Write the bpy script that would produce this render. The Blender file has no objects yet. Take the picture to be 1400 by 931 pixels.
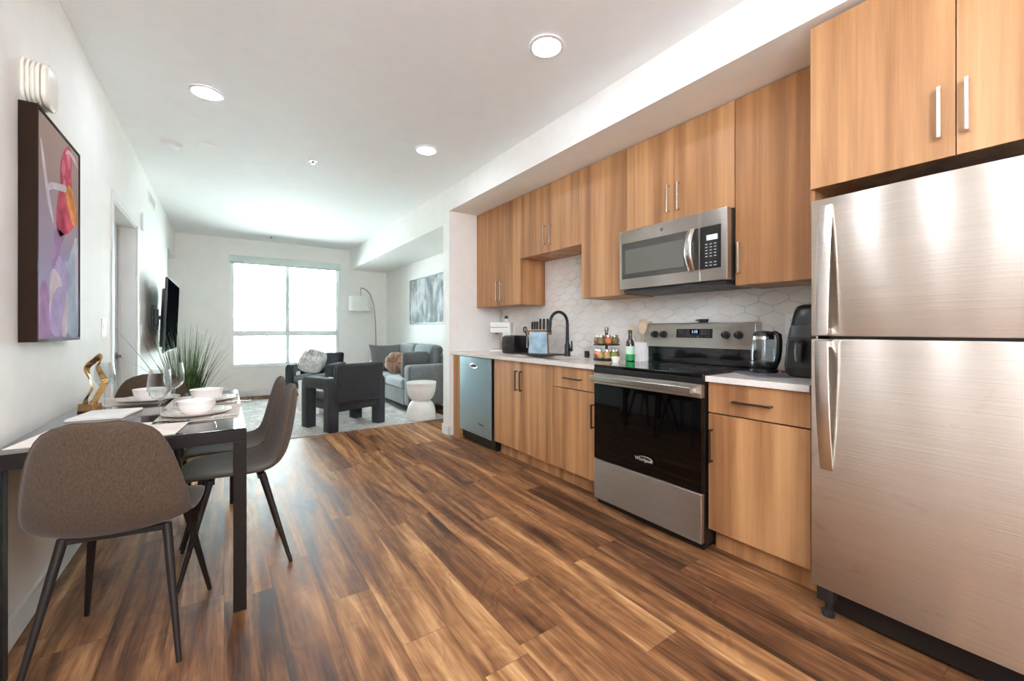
import bpy, bmesh, math, random
from mathutils import Vector, Matrix
R = math.radians
PI = math.pi
rnd = random.Random(7)
scn = bpy.context.scene
col = scn.collection

# ---------------------------------------------------------------- camera, world, sun, exposure
cam_data = bpy.data.cameras.new('camera')
cam = bpy.data.objects.new('camera', cam_data)
col.objects.link(cam)
cam.location = (0, 0, 1.1547)
cam.rotation_euler = (R(90), 0, R(-34.843))
cam_data.sensor_fit = 'HORIZONTAL'
cam_data.sensor_width = 36
cam_data.lens = 36 * 565.59 / 1400
cam_data.shift_y = -(465.5 - 451.02) / 1400
cam_data.clip_start = 0.02
scn.camera = cam

world = bpy.data.worlds.new('sky')
scn.world = world
world.use_nodes = True
wn = world.node_tree.nodes['Background']
wn.inputs[0].default_value = (0.86, 0.94, 1.0, 1)
wn.inputs[1].default_value = 54.0

sun_data = bpy.data.lights.new('sun', 'SUN')
sun = bpy.data.objects.new('sun', sun_data)
col.objects.link(sun)
sun_data.energy = 14
sun_data.angle = R(1)
sun.rotation_euler = (R(48), 0, R(12))

fill_data = bpy.data.lights.new('fill_light', 'AREA')  # soft fill added behind the camera to brighten the kitchen side
fill = bpy.data.objects.new('fill_light', fill_data)
col.objects.link(fill)
fill_data.shape = 'RECTANGLE'
fill_data.size = 0.9
fill_data.size_y = 1.5
fill_data.energy = 40
fill_data.color = (0.90, 0.97, 1.08)
fill.location = (-0.45, -1.3, 2.1)
fill.rotation_euler = (Vector((2.3, 2.6, 2.0)) - Vector(fill.location)).to_track_quat('-Z', 'Z').to_euler()

vs = scn.view_settings
vs.view_transform = 'Standard'
vs.look = 'None'
vs.gamma = 1
vs.use_curve_mapping = False
vs.exposure = 1.52
LAMP = 27.0          # radiance of the recessed ceiling lamps
scn.cycles.max_bounces = 12
scn.cycles.diffuse_bounces = 9
scn.cycles.glossy_bounces = 5
scn.cycles.transmission_bounces = 8
scn.cycles.transparent_max_bounces = 12
scn.cycles.sample_clamp_indirect = 6
scn.cycles.caustics_reflective = False
scn.cycles.caustics_refractive = False
scn.cycles.use_denoising = True

# ---------------------------------------------------------------- materials
def s2l(c):
    return tuple(((v / 255) / 12.92 if v / 255 <= 0.04045 else ((v / 255 + 0.055) / 1.055) ** 2.4) for v in c) + (1,)

class NT:
    def __init__(s, name):
        s.m = bpy.data.materials.new(name)
        s.m.use_nodes = True
        s.t = s.m.node_tree
        s.b = s.t.nodes['Principled BSDF']
    def n(s, typ, ins=None, **props):
        nd = s.t.nodes.new(typ)
        for k, v in props.items():
            setattr(nd, k, v)
        for k, v in (ins or {}).items():
            s.set(nd.inputs[k], v)
        return nd
    def set(s, sock, v):
        if isinstance(v, bpy.types.NodeSocket):
            s.t.links.new(v, sock)
        else:
            sock.default_value = v
    def bs(s, **kw):
        for k, v in kw.items():
            s.set(s.b.inputs[k.replace('_', ' ')], v)
    def math(s, op, a, b=0.0, c=0.0):
        nd = s.n('ShaderNodeMath', operation=op)
        s.set(nd.inputs[0], a); s.set(nd.inputs[1], b); s.set(nd.inputs[2], c)
        return nd.outputs[0]
    def ramp(s, fac, stops):
        nd = s.n('ShaderNodeValToRGB', {'Fac': fac})
        el = nd.color_ramp.elements
        while len(el) < len(stops):
            el.new(0.5)
        for e, (p, c) in zip(el, stops):
            e.position = p
            e.color = s2l(c) if len(c) == 3 else c
        return nd.outputs[0]
    def mix(s, f, a, b, blend='MIX'):
        nd = s.n('ShaderNodeMix', data_type='RGBA', blend_type=blend)
        s.set(nd.inputs[0], f); s.set(nd.inputs[6], a); s.set(nd.inputs[7], b)
        return nd.outputs[2]
    def coords(s, scale=(1, 1, 1), rand=0.0, kind='Object'):
        tc = s.n('ShaderNodeTexCoord').outputs[kind]
        if rand:
            oi = s.n('ShaderNodeObjectInfo').outputs['Random']
            cb = s.n('ShaderNodeCombineXYZ', {0: s.math('MULTIPLY', oi, rand), 1: s.math('MULTIPLY', oi, rand * 1.7), 2: s.math('MULTIPLY', oi, rand * 0.6)})
            tc = s.n('ShaderNodeVectorMath', {0: tc, 1: cb.outputs[0]}, operation='ADD').outputs[0]
        mp = s.n('ShaderNodeMapping', {'Vector': tc, 'Scale': scale})
        return mp.outputs[0]
    def noise(s, vec, scale=5.0, detail=3.0, rough=0.5, dist=0.0):
        nd = s.n('ShaderNodeTexNoise', {'Vector': vec, 'Scale': scale, 'Detail': detail, 'Roughness': rough, 'Distortion': dist})
        return nd.outputs['Fac']
    def bump(s, h, strength=0.2, dist=0.01):
        nd = s.n('ShaderNodeBump', {'Height': h, 'Strength': strength, 'Distance': dist})
        s.set(s.b.inputs['Normal'], nd.outputs[0])

M = {}
def plain(name, rgb, rough=0.5, metal=0.0, var=0.04, spec=0.5, bump=0.0, bscale=200.0, coat=0.0, sheen=0.0):
    t = NT(name)
    n = t.noise(t.coords(), 9.0, 3.0)
    a = tuple(max(0, v * (1 - var)) for v in rgb); b = tuple(min(255, v * (1 + var)) for v in rgb)
    t.bs(Base_Color=t.ramp(n, [(0.3, a), (0.7, b)]), Roughness=rough, Metallic=metal, Specular_IOR_Level=spec, Coat_Weight=coat, Sheen_Weight=sheen)
    if bump:
        t.bump(t.noise(t.coords(), bscale, 2.0), bump, 0.002)
    M[name] = t.m
    return t

plain('wall_paint', (245, 243, 239), 0.62, var=0.008, bump=0.05, bscale=300)
plain('ceiling_paint', (243, 243, 243), 0.7, var=0.006, bump=0.04, bscale=300)
plain('trim_white', (236, 236, 234), 0.4, var=0.01)
plain('door_white', (226, 231, 233), 0.4, var=0.01)
plain('frame_white', (242, 246, 244), 0.35, var=0.01)
plain('blind_white', (214, 226, 220), 0.5, var=0.01)
plain('plastic_white', (243, 243, 241), 0.35, var=0.01)
plain('plastic_ivory', (236, 232, 220), 0.35, var=0.01)
plain('plastic_black', (22, 21, 21), 0.32, var=0.1)
plain('plastic_dark', (38, 37, 37), 0.42, var=0.08)
plain('matte_black', (26, 25, 26), 0.45, var=0.1)
plain('gap_dark', (30, 24, 19), 0.7, var=0.1)
plain('chrome', (215, 208, 200), 0.22, 1.0, var=0.02)
plain('dark_chrome', (120, 112, 104), 0.25, 1.0, var=0.03)
plain('black_chrome', (60, 57, 56), 0.25, 1.0, var=0.05)
plain('silver_mark', (205, 200, 194), 0.35, 0.3, var=0.02)
plain('porcelain', (240, 234, 228), 0.18, var=0.01, coat=0.4)
plain('plaster_white', (236, 234, 229), 0.55, var=0.02, bump=0.1, bscale=60)
plain('bronze_metal', (30, 24, 20), 0.5, 0.0, var=0.06, spec=0.25)
plain('leg_brown', (28, 20, 15), 0.55, 0.0, var=0.2)
plain('gold', (178, 142, 96), 0.2, 1.0, var=0.2)
plain('mat_sheen', (234, 224, 214), 0.85, var=0.03, bump=0.2, bscale=400)  # near-end mat, downlight sheen painted into its whiter colour
plain('white_linen', (240, 236, 230), 0.85, var=0.02, bump=0.15, bscale=300)
plain('pot_grey', (120, 120, 118), 0.7, var=0.1)
plain('soil', (50, 38, 30), 0.95, var=0.3)
plain('slate_pad', (96, 94, 100), 0.8, var=0.06, bump=0.2)
plain('board_brown', (74, 50, 36), 0.5, var=0.15)
plain('wood_spoon', (206, 180, 148), 0.6, var=0.12)
plain('block_wood', (150, 98, 62), 0.5, var=0.15)
plain('bottle_dark', (52, 34, 22), 0.12, var=0.2, coat=0.5)
plain('label_green', (24, 160, 84), 0.5, var=0.03)
plain('label_pale', (206, 226, 206), 0.5, var=0.06)
plain('red_pack', (150, 50, 44), 0.45, var=0.15)
plain('pad_black', (38, 35, 40), 0.6, var=0.05)
plain('velvet_brown', (150, 112, 86), 0.8, var=0.08, sheen=0.5)
plain('pillow_white', (214, 210, 208), 0.95, var=0.1, sheen=0.2)
plain('facade', (206, 210, 208), 0.8, var=0.05)
plain('facade_glass', (120, 130, 136), 0.2, var=0.1)
plain('ground', (150, 150, 148), 0.9, var=0.1)
plain('leaf_dark', (40, 66, 36), 0.6, var=0.3)
plain('detector_grey', (206, 206, 204), 0.5, var=0.01)
plain('frame_black', (30, 28, 28), 0.4, var=0.05)
plain('frame_brown', (44, 30, 21), 0.7, spec=0.1, var=0.05)
plain('lamp_steel', (150, 152, 152), 0.3, 1.0, var=0.03)
plain('shade_white', (238, 238, 234), 0.8, var=0.01)
plain('sink_steel', (178, 168, 156), 0.35, 0.9, var=0.03)
plain('table_white', (232, 231, 228), 0.35, var=0.01)

# emitters: lamps and lit displays only
def emit(name, rgb, strength):
    t = NT(name)
    t.bs(Base_Color=(0.8, 0.8, 0.8, 1), Emission_Color=s2l(rgb) if max(rgb) > 2 else rgb + (1,), Emission_Strength=strength)
    M[name] = t.m
emit('lamp_glow', (0.90, 0.97, 1.10), LAMP)
emit('digit_blue', (160, 205, 255), 0.6)
emit('display_pale', (178, 198, 214), 0.07)

def fabric(name, dark, light, scale=260.0, rough=0.95, sheen=0.15, big=0.0):
    t = NT(name)
    v = t.coords()
    n = t.noise(v, scale, 2.0, 0.7)
    w = t.noise(t.coords((1, 1, 0.25)), scale * 0.6, 2.0, 0.6)
    f = t.math('ADD', t.math('MULTIPLY', n, 0.6), t.math('MULTIPLY', w, 0.4))
    if big:
        f = t.math('ADD', f, t.math('MULTIPLY', t.math('SUBTRACT', t.noise(v, 6.0, 3.0), 0.5), big))
    t.bs(Base_Color=t.ramp(f, [(0.32, dark), (0.68, light)]), Roughness=rough, Sheen_Weight=sheen, Specular_IOR_Level=0.2)
    t.bump(f, 0.25, 0.003)
    M[name] = t.m
fabric('tweed_brown', (58, 46, 36), (106, 88, 72), 520)
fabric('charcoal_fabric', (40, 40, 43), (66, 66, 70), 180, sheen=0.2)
fabric('charcoal_lit', (78, 78, 82), (112, 112, 116), 160, sheen=0.4)  # same charcoal fabric, lightened for the light falling on the seat
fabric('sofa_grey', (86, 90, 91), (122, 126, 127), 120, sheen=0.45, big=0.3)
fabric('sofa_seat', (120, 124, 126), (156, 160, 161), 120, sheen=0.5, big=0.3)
fabric('cushion_grey', (84, 84, 84), (112, 112, 112), 140, sheen=0.2)
fabric('placemat', (178, 166, 154), (216, 205, 194), 220, sheen=0.0)

def wood_cab():
    t = NT('cabinet_wood')
    g = t.noise(t.coords((9, 9, 0.35), 13.0), 1.0, 2.0, 0.5, 0.4)      # broad vertical boards
    m = t.noise(t.coords((38, 38, 1.1), 13.0), 1.0, 4.0, 0.6, 0.8)     # medium figure
    fine = t.noise(t.coords((240, 240, 9), 13.0), 1.0, 2.0, 0.6)
    f = t.math('ADD', t.math('MULTIPLY', g, 0.68), t.math('ADD', t.math('MULTIPLY', m, 0.22), t.math('MULTIPLY', fine, 0.08)))
    c = t.ramp(f, [(0.34, (140, 96, 61)), (0.46, (167, 119, 78)), (0.56, (186, 137, 93)), (0.68, (203, 157, 112))])
    t.bs(Base_Color=c, Roughness=0.42, Specular_IOR_Level=0.4)
    t.bump(fine, 0.06, 0.001)
    M['cabinet_wood'] = t.m
wood_cab()

def floor_wood():
    t = NT('floor_planks')
    tc = t.n('ShaderNodeTexCoord').outputs['Object']
    sp = t.n('ShaderNodeSeparateXYZ', {0: tc})
    x, y = sp.outputs[0], sp.outputs[1]
    W, LN = 0.178, 1.22
    fx = t.math('DIVIDE', x, W)
    row = t.math('FLOOR', fx)
    rr = t.n('ShaderNodeTexWhiteNoise', {'W': row}, noise_dimensions='1D').outputs['Value']
    fy = t.math('ADD', t.math('DIVIDE', y, LN), t.math('MULTIPLY', rr, 7.3))
    pid = t.math('FLOOR', fy)
    idv = t.n('ShaderNodeCombineXYZ', {0: row, 1: pid, 2: 0.0}).outputs[0]
    wn_ = t.n('ShaderNodeTexWhiteNoise', {'Vector': idv}, noise_dimensions='3D')
    rc = t.n('ShaderNodeSeparateColor', {0: wn_.outputs['Color']})
    r1, r2, r3 = rc.outputs[0], rc.outputs[1], rc.outputs[2]
    off = t.n('ShaderNodeCombineXYZ', {0: t.math('MULTIPLY', r1, 31.0), 1: t.math('MULTIPLY', r2, 57.0), 2: t.math('MULTIPLY', r3, 11.0)}).outputs[0]
    pv = t.n('ShaderNodeVectorMath', {0: tc, 1: off}, operation='ADD').outputs[0]
    def mp(scale):
        return t.n('ShaderNodeMapping', {'Vector': pv, 'Scale': scale}).outputs[0]
    big = t.noise(mp((7.5, 0.62, 1)), 1.0, 3.0, 0.55, 1.3)
    mid = t.noise(mp((24.0, 1.5, 1)), 1.0, 4.0, 0.6, 1.8)
    fine = t.noise(mp((160.0, 5.0, 1)), 1.0, 3.0, 0.65, 0.3)
    knot = t.noise(mp((6.0, 3.0, 1)), 1.0, 2.0, 0.5, 0.6)
    rings = t.math('SINE', t.math('MULTIPLY', knot, 46.0))
    f = t.math('ADD', t.math('MULTIPLY', big, 0.78), t.math('MULTIPLY', mid, 0.30))
    f = t.math('ADD', f, t.math('MULTIPLY', t.math('SUBTRACT', fine, 0.5), 0.20))
    f = t.math('ADD', f, t.math('MULTIPLY', rings, 0.016))
    f = t.math('ADD', f, t.math('MULTIPLY', t.math('SUBTRACT', r3, 0.5), 0.17))
    c = t.ramp(f, [(0.35, (62, 38, 24)), (0.45, (98, 63, 40)), (0.55, (132, 90, 58)), (0.64, (164, 117, 77)), (0.77, (206, 160, 112))])
    ex = t.math('FRACT', fx)
    sx = t.math('MULTIPLY', t.math('MINIMUM', ex, t.math('SUBTRACT', 1.0, ex)), W)
    ey = t.math('FRACT', fy)
    sy = t.math('MULTIPLY', t.math('MINIMUM', ey, t.math('SUBTRACT', 1.0, ey)), LN)
    seam = t.math('LESS_THAN', t.math('MINIMUM', sx, sy), 0.0011)
    c2 = t.mix(t.math('MULTIPLY', seam, 0.6), c, s2l((50, 30, 20)))
    t.bs(Base_Color=c2, Roughness=t.math('ADD', 0.40, t.math('MULTIPLY', fine, 0.16)), Specular_IOR_Level=0.18)
    hgt = t.math('SUBTRACT', t.math('MULTIPLY', fine, 0.4), seam)
    t.bump(hgt, 0.10, 0.0015)
    M['floor_planks'] = t.m
floor_wood()

def steel(name, rgb=(196, 188, 178), rough=0.26, aniso=0.75, wav=0.0, smear=0.0):
    t = NT(name)
    tan = t.n('ShaderNodeTangent', direction_type='RADIAL', axis='Z').outputs[0]
    br = t.noise(t.coords((2, 2, 420)), 1.0, 2.0, 0.6)
    c = t.ramp(br, [(0.3, tuple(v * 0.97 for v in rgb)), (0.7, tuple(min(255, v * 1.03) for v in rgb))])
    if smear:                                                        # greasy finger smears wiped across the door
        v = t.coords((1, 2.2, 5.2))
        sm = t.ramp(t.noise(v, 1.6, 4.0, 0.6, 0.8), [(0.60, (0, 0, 0)), (0.72, (255, 255, 255))])
        c = t.mix(t.math('MULTIPLY', sm, smear), c, s2l((150, 136, 122)))
    t.bs(Base_Color=c, Metallic=1.0, Roughness=rough, Anisotropic=aniso, Anisotropic_Rotation=0.25, Tangent=tan)
    if wav:                                                          # faint dents plus the horizontal brush lines
        v = t.coords((1, 5.0, 1.7))
        h_ = t.math('ADD', t.math('MULTIPLY', t.noise(v, 1.0, 1.0), wav), t.math('MULTIPLY', br, 0.010))
        t.bump(h_, 1.0, 0.05)
    M[name] = t.m
steel('steel_fridge', (222, 213, 202), 0.29, 1.0, wav=0.02, smear=0.25)
steel('steel_oven', (200, 194, 186), 0.36, 1.0)
steel('steel_cool', (170, 186, 192), 0.34, 0.9)
steel('steel_handle', (214, 210, 204), 0.24, 0.3)

def gloss_black(name, rgb, rough, spec=0.6, coat=0.3):
    t = NT(name)
    t.bs(Base_Color=s2l(rgb), Roughness=t.math('ADD', rough, t.math('MULTIPLY', t.noise(t.coords(), 40.0), 0.015)), Specular_IOR_Level=spec, Coat_Weight=coat, Coat_Roughness=0.03)
    M[name] = t.m
gloss_black('oven_glass', (5, 5, 5), 0.03, 0.3, 0.0)
gloss_black('cooktop_glass', (10, 10, 11), 0.05)
plain('screen_black', (5, 5, 6), 0.5, spec=0.0)
gloss_black('table_glass', (34, 31, 29), 0.05, 0.6, 0.0)
gloss_black('mw_glass', (58, 54, 49), 0.05, 0.9)
gloss_black('mw_window', (92, 88, 80), 0.08, 0.9)

def quartz():
    t = NT('quartz')
    v = t.coords()
    n = t.noise(v, 260.0, 2.0, 0.7)
    b = t.noise(v, 7.0, 3.0)
    f = t.math('ADD', t.math('MULTIPLY', n, 0.7), t.math('MULTIPLY', b, 0.3))
    t.bs(Base_Color=t.ramp(f, [(0.35, (214, 206, 197)), (0.65, (232, 226, 218))]), Roughness=0.2, Specular_IOR_Level=0.5)
    M['quartz'] = t.m
quartz()

def tile():
    t = NT('tile_white')
    n = t.noise(t.coords(), 6.0, 3.0)
    t.bs(Base_Color=t.ramp(n, [(0.3, (232, 228, 222)), (0.7, (240, 237, 232))]), Roughness=0.22, Specular_IOR_Level=0.5)
    M['tile_white'] = t.m
    plain('grout', (205, 201, 195), 0.9, var=0.03)
tile()

def glass(name, tint=(1, 1, 1), rough=0.0, ior=1.45):
    t = NT(name)
    t.bs(Base_Color=tint + (1,), Roughness=rough, IOR=ior, Transmission_Weight=1.0)
    M[name] = t.m
glass('clear_glass', (0.97, 0.985, 0.98))
glass('kettle_glass', (0.85, 0.93, 0.97))

def window_glass():
    t = NT('window_glass')
    tr = t.n('ShaderNodeBsdfTransparent', {'Color': (0.93, 0.98, 0.97, 1)})
    gl = t.n('ShaderNodeBsdfGlossy', {'Color': (1, 1, 1, 1), 'Roughness': 0.02})
    fr = t.n('ShaderNodeFresnel', {'IOR': 1.45})
    mx = t.n('ShaderNodeMixShader', {0: fr.outputs[0], 1: tr.outputs[0], 2: gl.outputs[0]})
    t.t.links.new(mx.outputs[0], t.t.nodes['Material Output'].inputs[0])
    M['window_glass'] = t.m
window_glass()

def thin_glass():
    t = NT('thin_glass')
    tr = t.n('ShaderNodeBsdfTransparent', {'Color': (0.90, 0.92, 0.92, 1)})
    gl = t.n('ShaderNodeBsdfGlossy', {'Color': (1, 1, 1, 1), 'Roughness': 0.02})
    lw = t.n('ShaderNodeLayerWeight', {'Blend': 0.32})
    mx = t.n('ShaderNodeMixShader', {0: t.math('MULTIPLY', lw.outputs['Facing'], 0.9), 1: tr.outputs[0], 2: gl.outputs[0]})
    t.t.links.new(mx.outputs[0], t.t.nodes['Material Output'].inputs[0])
    M['thin_glass'] = t.m
thin_glass()

def leaf():
    t = NT('grass_leaf')
    n = t.noise(t.coords(), 14.0, 2.0)
    t.bs(Base_Color=t.ramp(n, [(0.3, (34, 58, 34)), (0.5, (66, 96, 50)), (0.72, (132, 150, 92))]), Roughness=0.5)
    M['grass_leaf'] = t.m
leaf()

def rug_mat():
    t = NT('rug_weave')
    v = t.coords()
    base = t.noise(v, 3.0, 5.0, 0.6, 0.6)
    l1 = t.noise(t.coords((1.2, 9.0, 1)), 1.6, 5.0, 0.65, 1.2)
    l2 = t.noise(t.coords((9.0, 1.4, 1)), 1.3, 4.0, 0.6, 1.0)
    b1 = t.ramp(l1, [(0.44, (0, 0, 0)), (0.50, (255, 255, 255)), (0.55, (0, 0, 0))])
    b2 = t.ramp(l2, [(0.46, (0, 0, 0)), (0.50, (255, 255, 255)), (0.54, (0, 0, 0))])
    c = t.ramp(base, [(0.35, (196, 190, 186)), (0.65, (228, 224, 220))])
    c = t.mix(t.math('MULTIPLY', b1, 0.62), c, s2l((140, 132, 128)))
    c = t.mix(t.math('MULTIPLY', b2, 0.45), c, s2l((150, 142, 138)))
    t.bs(Base_Color=c, Roughness=0.95, Specular_IOR_Level=0.1)
    t.bump(t.noise(v, 300.0), 0.3, 0.003)
    M['rug_weave'] = t.m
rug_mat()

def grey_art():
    t = NT('grey_canvas')
    v = t.coords((1, 1.3, 1))
    a = t.noise(v, 2.2, 5.0, 0.55, 1.6)
    b = t.noise(t.coords((1, 4.0, 0.8)), 1.4, 4.0, 0.6, 1.4)
    f = t.math('ADD', t.math('MULTIPLY', a, 0.6), t.math('MULTIPLY', b, 0.4))
    c = t.ramp(f, [(0.40, (44, 46, 50)), (0.47, (92, 95, 99)), (0.52, (150, 152, 154)), (0.56, (186, 188, 190)), (0.64, (196, 198, 198)), (0.68, (126, 152, 150)), (0.74, (176, 178, 178))])
    t.bs(Base_Color=c, Roughness=0.7)
    M['grey_canvas'] = t.m
grey_art()

def pink_art():
    t = NT('print_ground')
    tc = t.n('ShaderNodeTexCoord').outputs['Object']
    z = t.n('ShaderNodeSeparateXYZ', {0: tc}).outputs[2]
    zz = t.math('DIVIDE', z, 0.925)
    n = t.noise(t.coords((1, 4, 4)), 1.2, 2.0)
    f = t.math('ADD', zz, t.math('MULTIPLY', t.math('SUBTRACT', n, 0.5), 0.22))
    c = t.ramp(f, [(0.0, (164, 138, 178)), (0.25, (168, 160, 190)), (0.5, (166, 154, 170)), (0.75, (168, 148, 144)), (1.0, (176, 156, 148))])
    t.bs(Base_Color=c, Roughness=0.6, Specular_IOR_Level=0.0)
    M['print_ground'] = t.m
pink_art()
plain('ink_red', (174, 84, 98), 0.6, var=0.3, spec=0.0)
plain('ink_rose', (206, 116, 132), 0.6, var=0.15, spec=0.0)
plain('ink_amber', (206, 140, 92), 0.6, var=0.2, spec=0.0)
plain('ink_white', (206, 194, 202), 0.6, var=0.08, spec=0.0)
plain('ink_lilac', (180, 166, 202), 0.6, var=0.10, spec=0.0)
plain('ink_mauve', (166, 136, 172), 0.6, var=0.12, spec=0.0)
plain('ink_blue', (170, 182, 200), 0.6, var=0.08, spec=0.0)
for nm, rgb in dict(spice_red=(168, 74, 46), spice_orange=(196, 112, 58), spice_tan=(188, 150, 96), spice_olive=(124, 112, 72), spice_green=(134, 152, 50), spice_brown=(146, 100, 66)).items():
    plain(nm, rgb, 0.6, var=0.25, coat=0.6)

# ---------------------------------------------------------------- mesh helpers
class MB:
    """collects shapes, then links them as ONE mesh object"""
    def __init__(s):
        s.b = bmesh.new()
        s.sm = False
    def _add(s, tmp, mat=None, mi=0):
        if mat is not None:
            tmp.transform(mat)
        for f in tmp.faces:
            f.material_index = mi
        me = bpy.data.meshes.new('tmp')
        tmp.to_mesh(me); tmp.free()
        s.b.from_mesh(me)
        bpy.data.meshes.remove(me)
        return s
    def box(s, x0, x1, y0, y1, z0, z1, bev=0.0, seg=2, mat=None, mi=0):
        t = bmesh.new()
        bmesh.ops.create_cube(t, size=1.0)
        for v in t.verts:
            v.co = Vector(((x0 + x1) / 2 + v.co.x * (x1 - x0), (y0 + y1) / 2 + v.co.y * (y1 - y0), (z0 + z1) / 2 + v.co.z * (z1 - z0)))
        if bev:
            bmesh.ops.bevel(t, geom=t.edges[:], offset=bev, segments=seg, profile=0.5, affect='EDGES')
        return s._add(t, mat, mi)
    def prism(s, pts, axis, a0, a1, bev=0.0, seg=2, mat=None, mi=0):
        """polygon pts extruded along axis 'x','y' or 'z' from a0 to a1; pts are the two other coordinates in xyz order"""
        t = bmesh.new()
        def mk(p, a):
            return {'x': (a, p[0], p[1]), 'y': (p[0], a, p[1]), 'z': (p[0], p[1], a)}[axis]
        lo = [t.verts.new(mk(p, a0)) for p in pts]
        hi = [t.verts.new(mk(p, a1)) for p in pts]
        n = len(pts)
        fa = [t.faces.new(lo), t.faces.new(hi)]
        for i in range(n):
            t.faces.new((lo[i], lo[(i + 1) % n], hi[(i + 1) % n], hi[i]))
        bmesh.ops.recalc_face_normals(t, faces=t.faces[:])
        if bev:
            ed = [e for f in fa for e in f.edges]
            bmesh.ops.bevel(t, geom=ed, offset=bev, segments=seg, profile=0.5, affect='EDGES')
        return s._add(t, mat, mi)
    def lathe(s, prof, seg=32, mat=None, mi=0, closed=False):
        t = bmesh.new()
        rings = []
        for r, z in prof:
            if r < 1e-5:
                rings.append([t.verts.new((0, 0, z))])
            else:
                rings.append([t.verts.new((r * math.cos(2 * PI * i / seg), r * math.sin(2 * PI * i / seg), z)) for i in range(seg)])
        pairs = list(zip(rings, rings[1:]))
        if closed:
            pairs.append((rings[-1], rings[0]))
        for a, b in pairs:
            if len(a) == 1 and len(b) == 1:
                continue
            for i in range(seg):
                j = (i + 1) % seg
                if len(a) == 1:
                    t.faces.new((a[0], b[j], b[i]))
                elif len(b) == 1:
                    t.faces.new((a[i], a[j], b[0]))
                else:
                    t.faces.new((a[i], a[j], b[j], b[i]))
        bmesh.ops.recalc_face_normals(t, faces=t.faces[:])
        s.sm = True
        return s._add(t, mat, mi)
    def tube(s, pts, rad, seg=10, mat=None, mi=0, flat=None, loop=False):
        """round tube along pts; rad a number or a list; flat=(a,b) gives an oval/strip section (a along binormal, b along normal)"""
        P = [Vector(p) for p in pts]
        n = len(P)
        if not isinstance(rad, (list, tuple)):
            rad = [rad] * n
        t = bmesh.new()
        rings = []
        prev = None
        for i in range(n):
            if loop:
                d = P[(i + 1) % n] - P[i - 1]
            else:
                d = (P[min(i + 1, n - 1)] - P[max(i - 1, 0)])
            d.normalize()
            if prev is None:
                a = Vector((0, 0, 1)) if abs(d.z) < 0.9 else Vector((1, 0, 0))
                u = d.cross(a).normalized()
            else:
                u = (prev - d * prev.dot(d)).normalized()
            prev = u
            w = d.cross(u)
            fa, fb = flat if flat else (1, 1)
            rings.append([t.verts.new(P[i] + (u * math.cos(2 * PI * k / seg) * fa + w * math.sin(2 * PI * k / seg) * fb) * rad[i]) for k in range(seg)])
        m = n if loop else n - 1
        for i in range(m):
            a, b = rings[i], rings[(i + 1) % n]
            for k in range(seg):
                j = (k + 1) % seg
                t.faces.new((a[k], a[j], b[j], b[k]))
        if not loop:
            t.faces.new(rings[0]); t.faces.new(rings[-1])
        bmesh.ops.recalc_face_normals(t, faces=t.faces[:])
        s.sm = True
        return s._add(t, mat, mi)
    def strip(s, pts, side, wid, mat=None, mi=0):
        t = bmesh.new()
        rows = []
        n = len(pts)
        for i, p in enumerate(pts):
            w = wid * max(0.12, 1 - (i / (n - 1)) ** 1.6)
            p = Vector(p)
            rows.append((t.verts.new(p - side * w / 2), t.verts.new(p + side * w / 2)))
        for a, b in zip(rows, rows[1:]):
            t.faces.new((a[0], a[1], b[1], b[0]))
        s.sm = True
        return s._add(t, mat, mi)
    def grid(s, fn, nu, nv, mat=None, mi=0, both=None):
        """closed pillow from two height sheets: fn(u,v,side) -> point"""
        t = bmesh.new()
        sh = []
        for side in (1, -1):
            sh.append([[t.verts.new(fn(i / nu, j / nv, side)) for j in range(nv + 1)] for i in range(nu + 1)])
        for q in sh:
            for i in range(nu):
                for j in range(nv):
                    t.faces.new((q[i][j], q[i + 1][j], q[i + 1][j + 1], q[i][j + 1]))
        a, b = sh
        rim = [(i, 0) for i in range(nu)] + [(nu, j) for j in range(nv)] + [(i, nv) for i in range(nu, 0, -1)] + [(0, j) for j in range(nv, 0, -1)]
        for k in range(len(rim)):
            i, j = rim[k]; i2, j2 = rim[(k + 1) % len(rim)]
            t.faces.new((a[i][j], a[i2][j2], b[i2][j2], b[i][j]))
        bmesh.ops.remove_doubles(t, verts=t.verts[:], dist=1e-6)
        bmesh.ops.recalc_face_normals(t, faces=t.faces[:])
        s.sm = True
        return s._add(t, mat, mi)
    def build(s, name, mat, parent=None, world=True, smooth=None, angle=40):
        """links the collected shapes as one object; world=True: shapes were given in world coordinates"""
        me = bpy.data.meshes.new(name)
        if parent is not None and world:
            r = root_of(parent)
            s.b.transform((Matrix.Translation(r.location) @ r.rotation_euler.to_matrix().to_4x4()).inverted())
        s.b.to_mesh(me); s.b.free()
        o = bpy.data.objects.new(name, me)
        col.objects.link(o)
        for m_ in (mat if isinstance(mat, (list, tuple)) else [mat]):
            me.materials.append(M[m_])
        if s.sm if smooth is None else smooth:
            me.shade_smooth()
            try:
                me.set_sharp_from_angle(angle=R(angle))
            except Exception:
                pass
        if parent is not None:
            o.parent = parent
        return o

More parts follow.
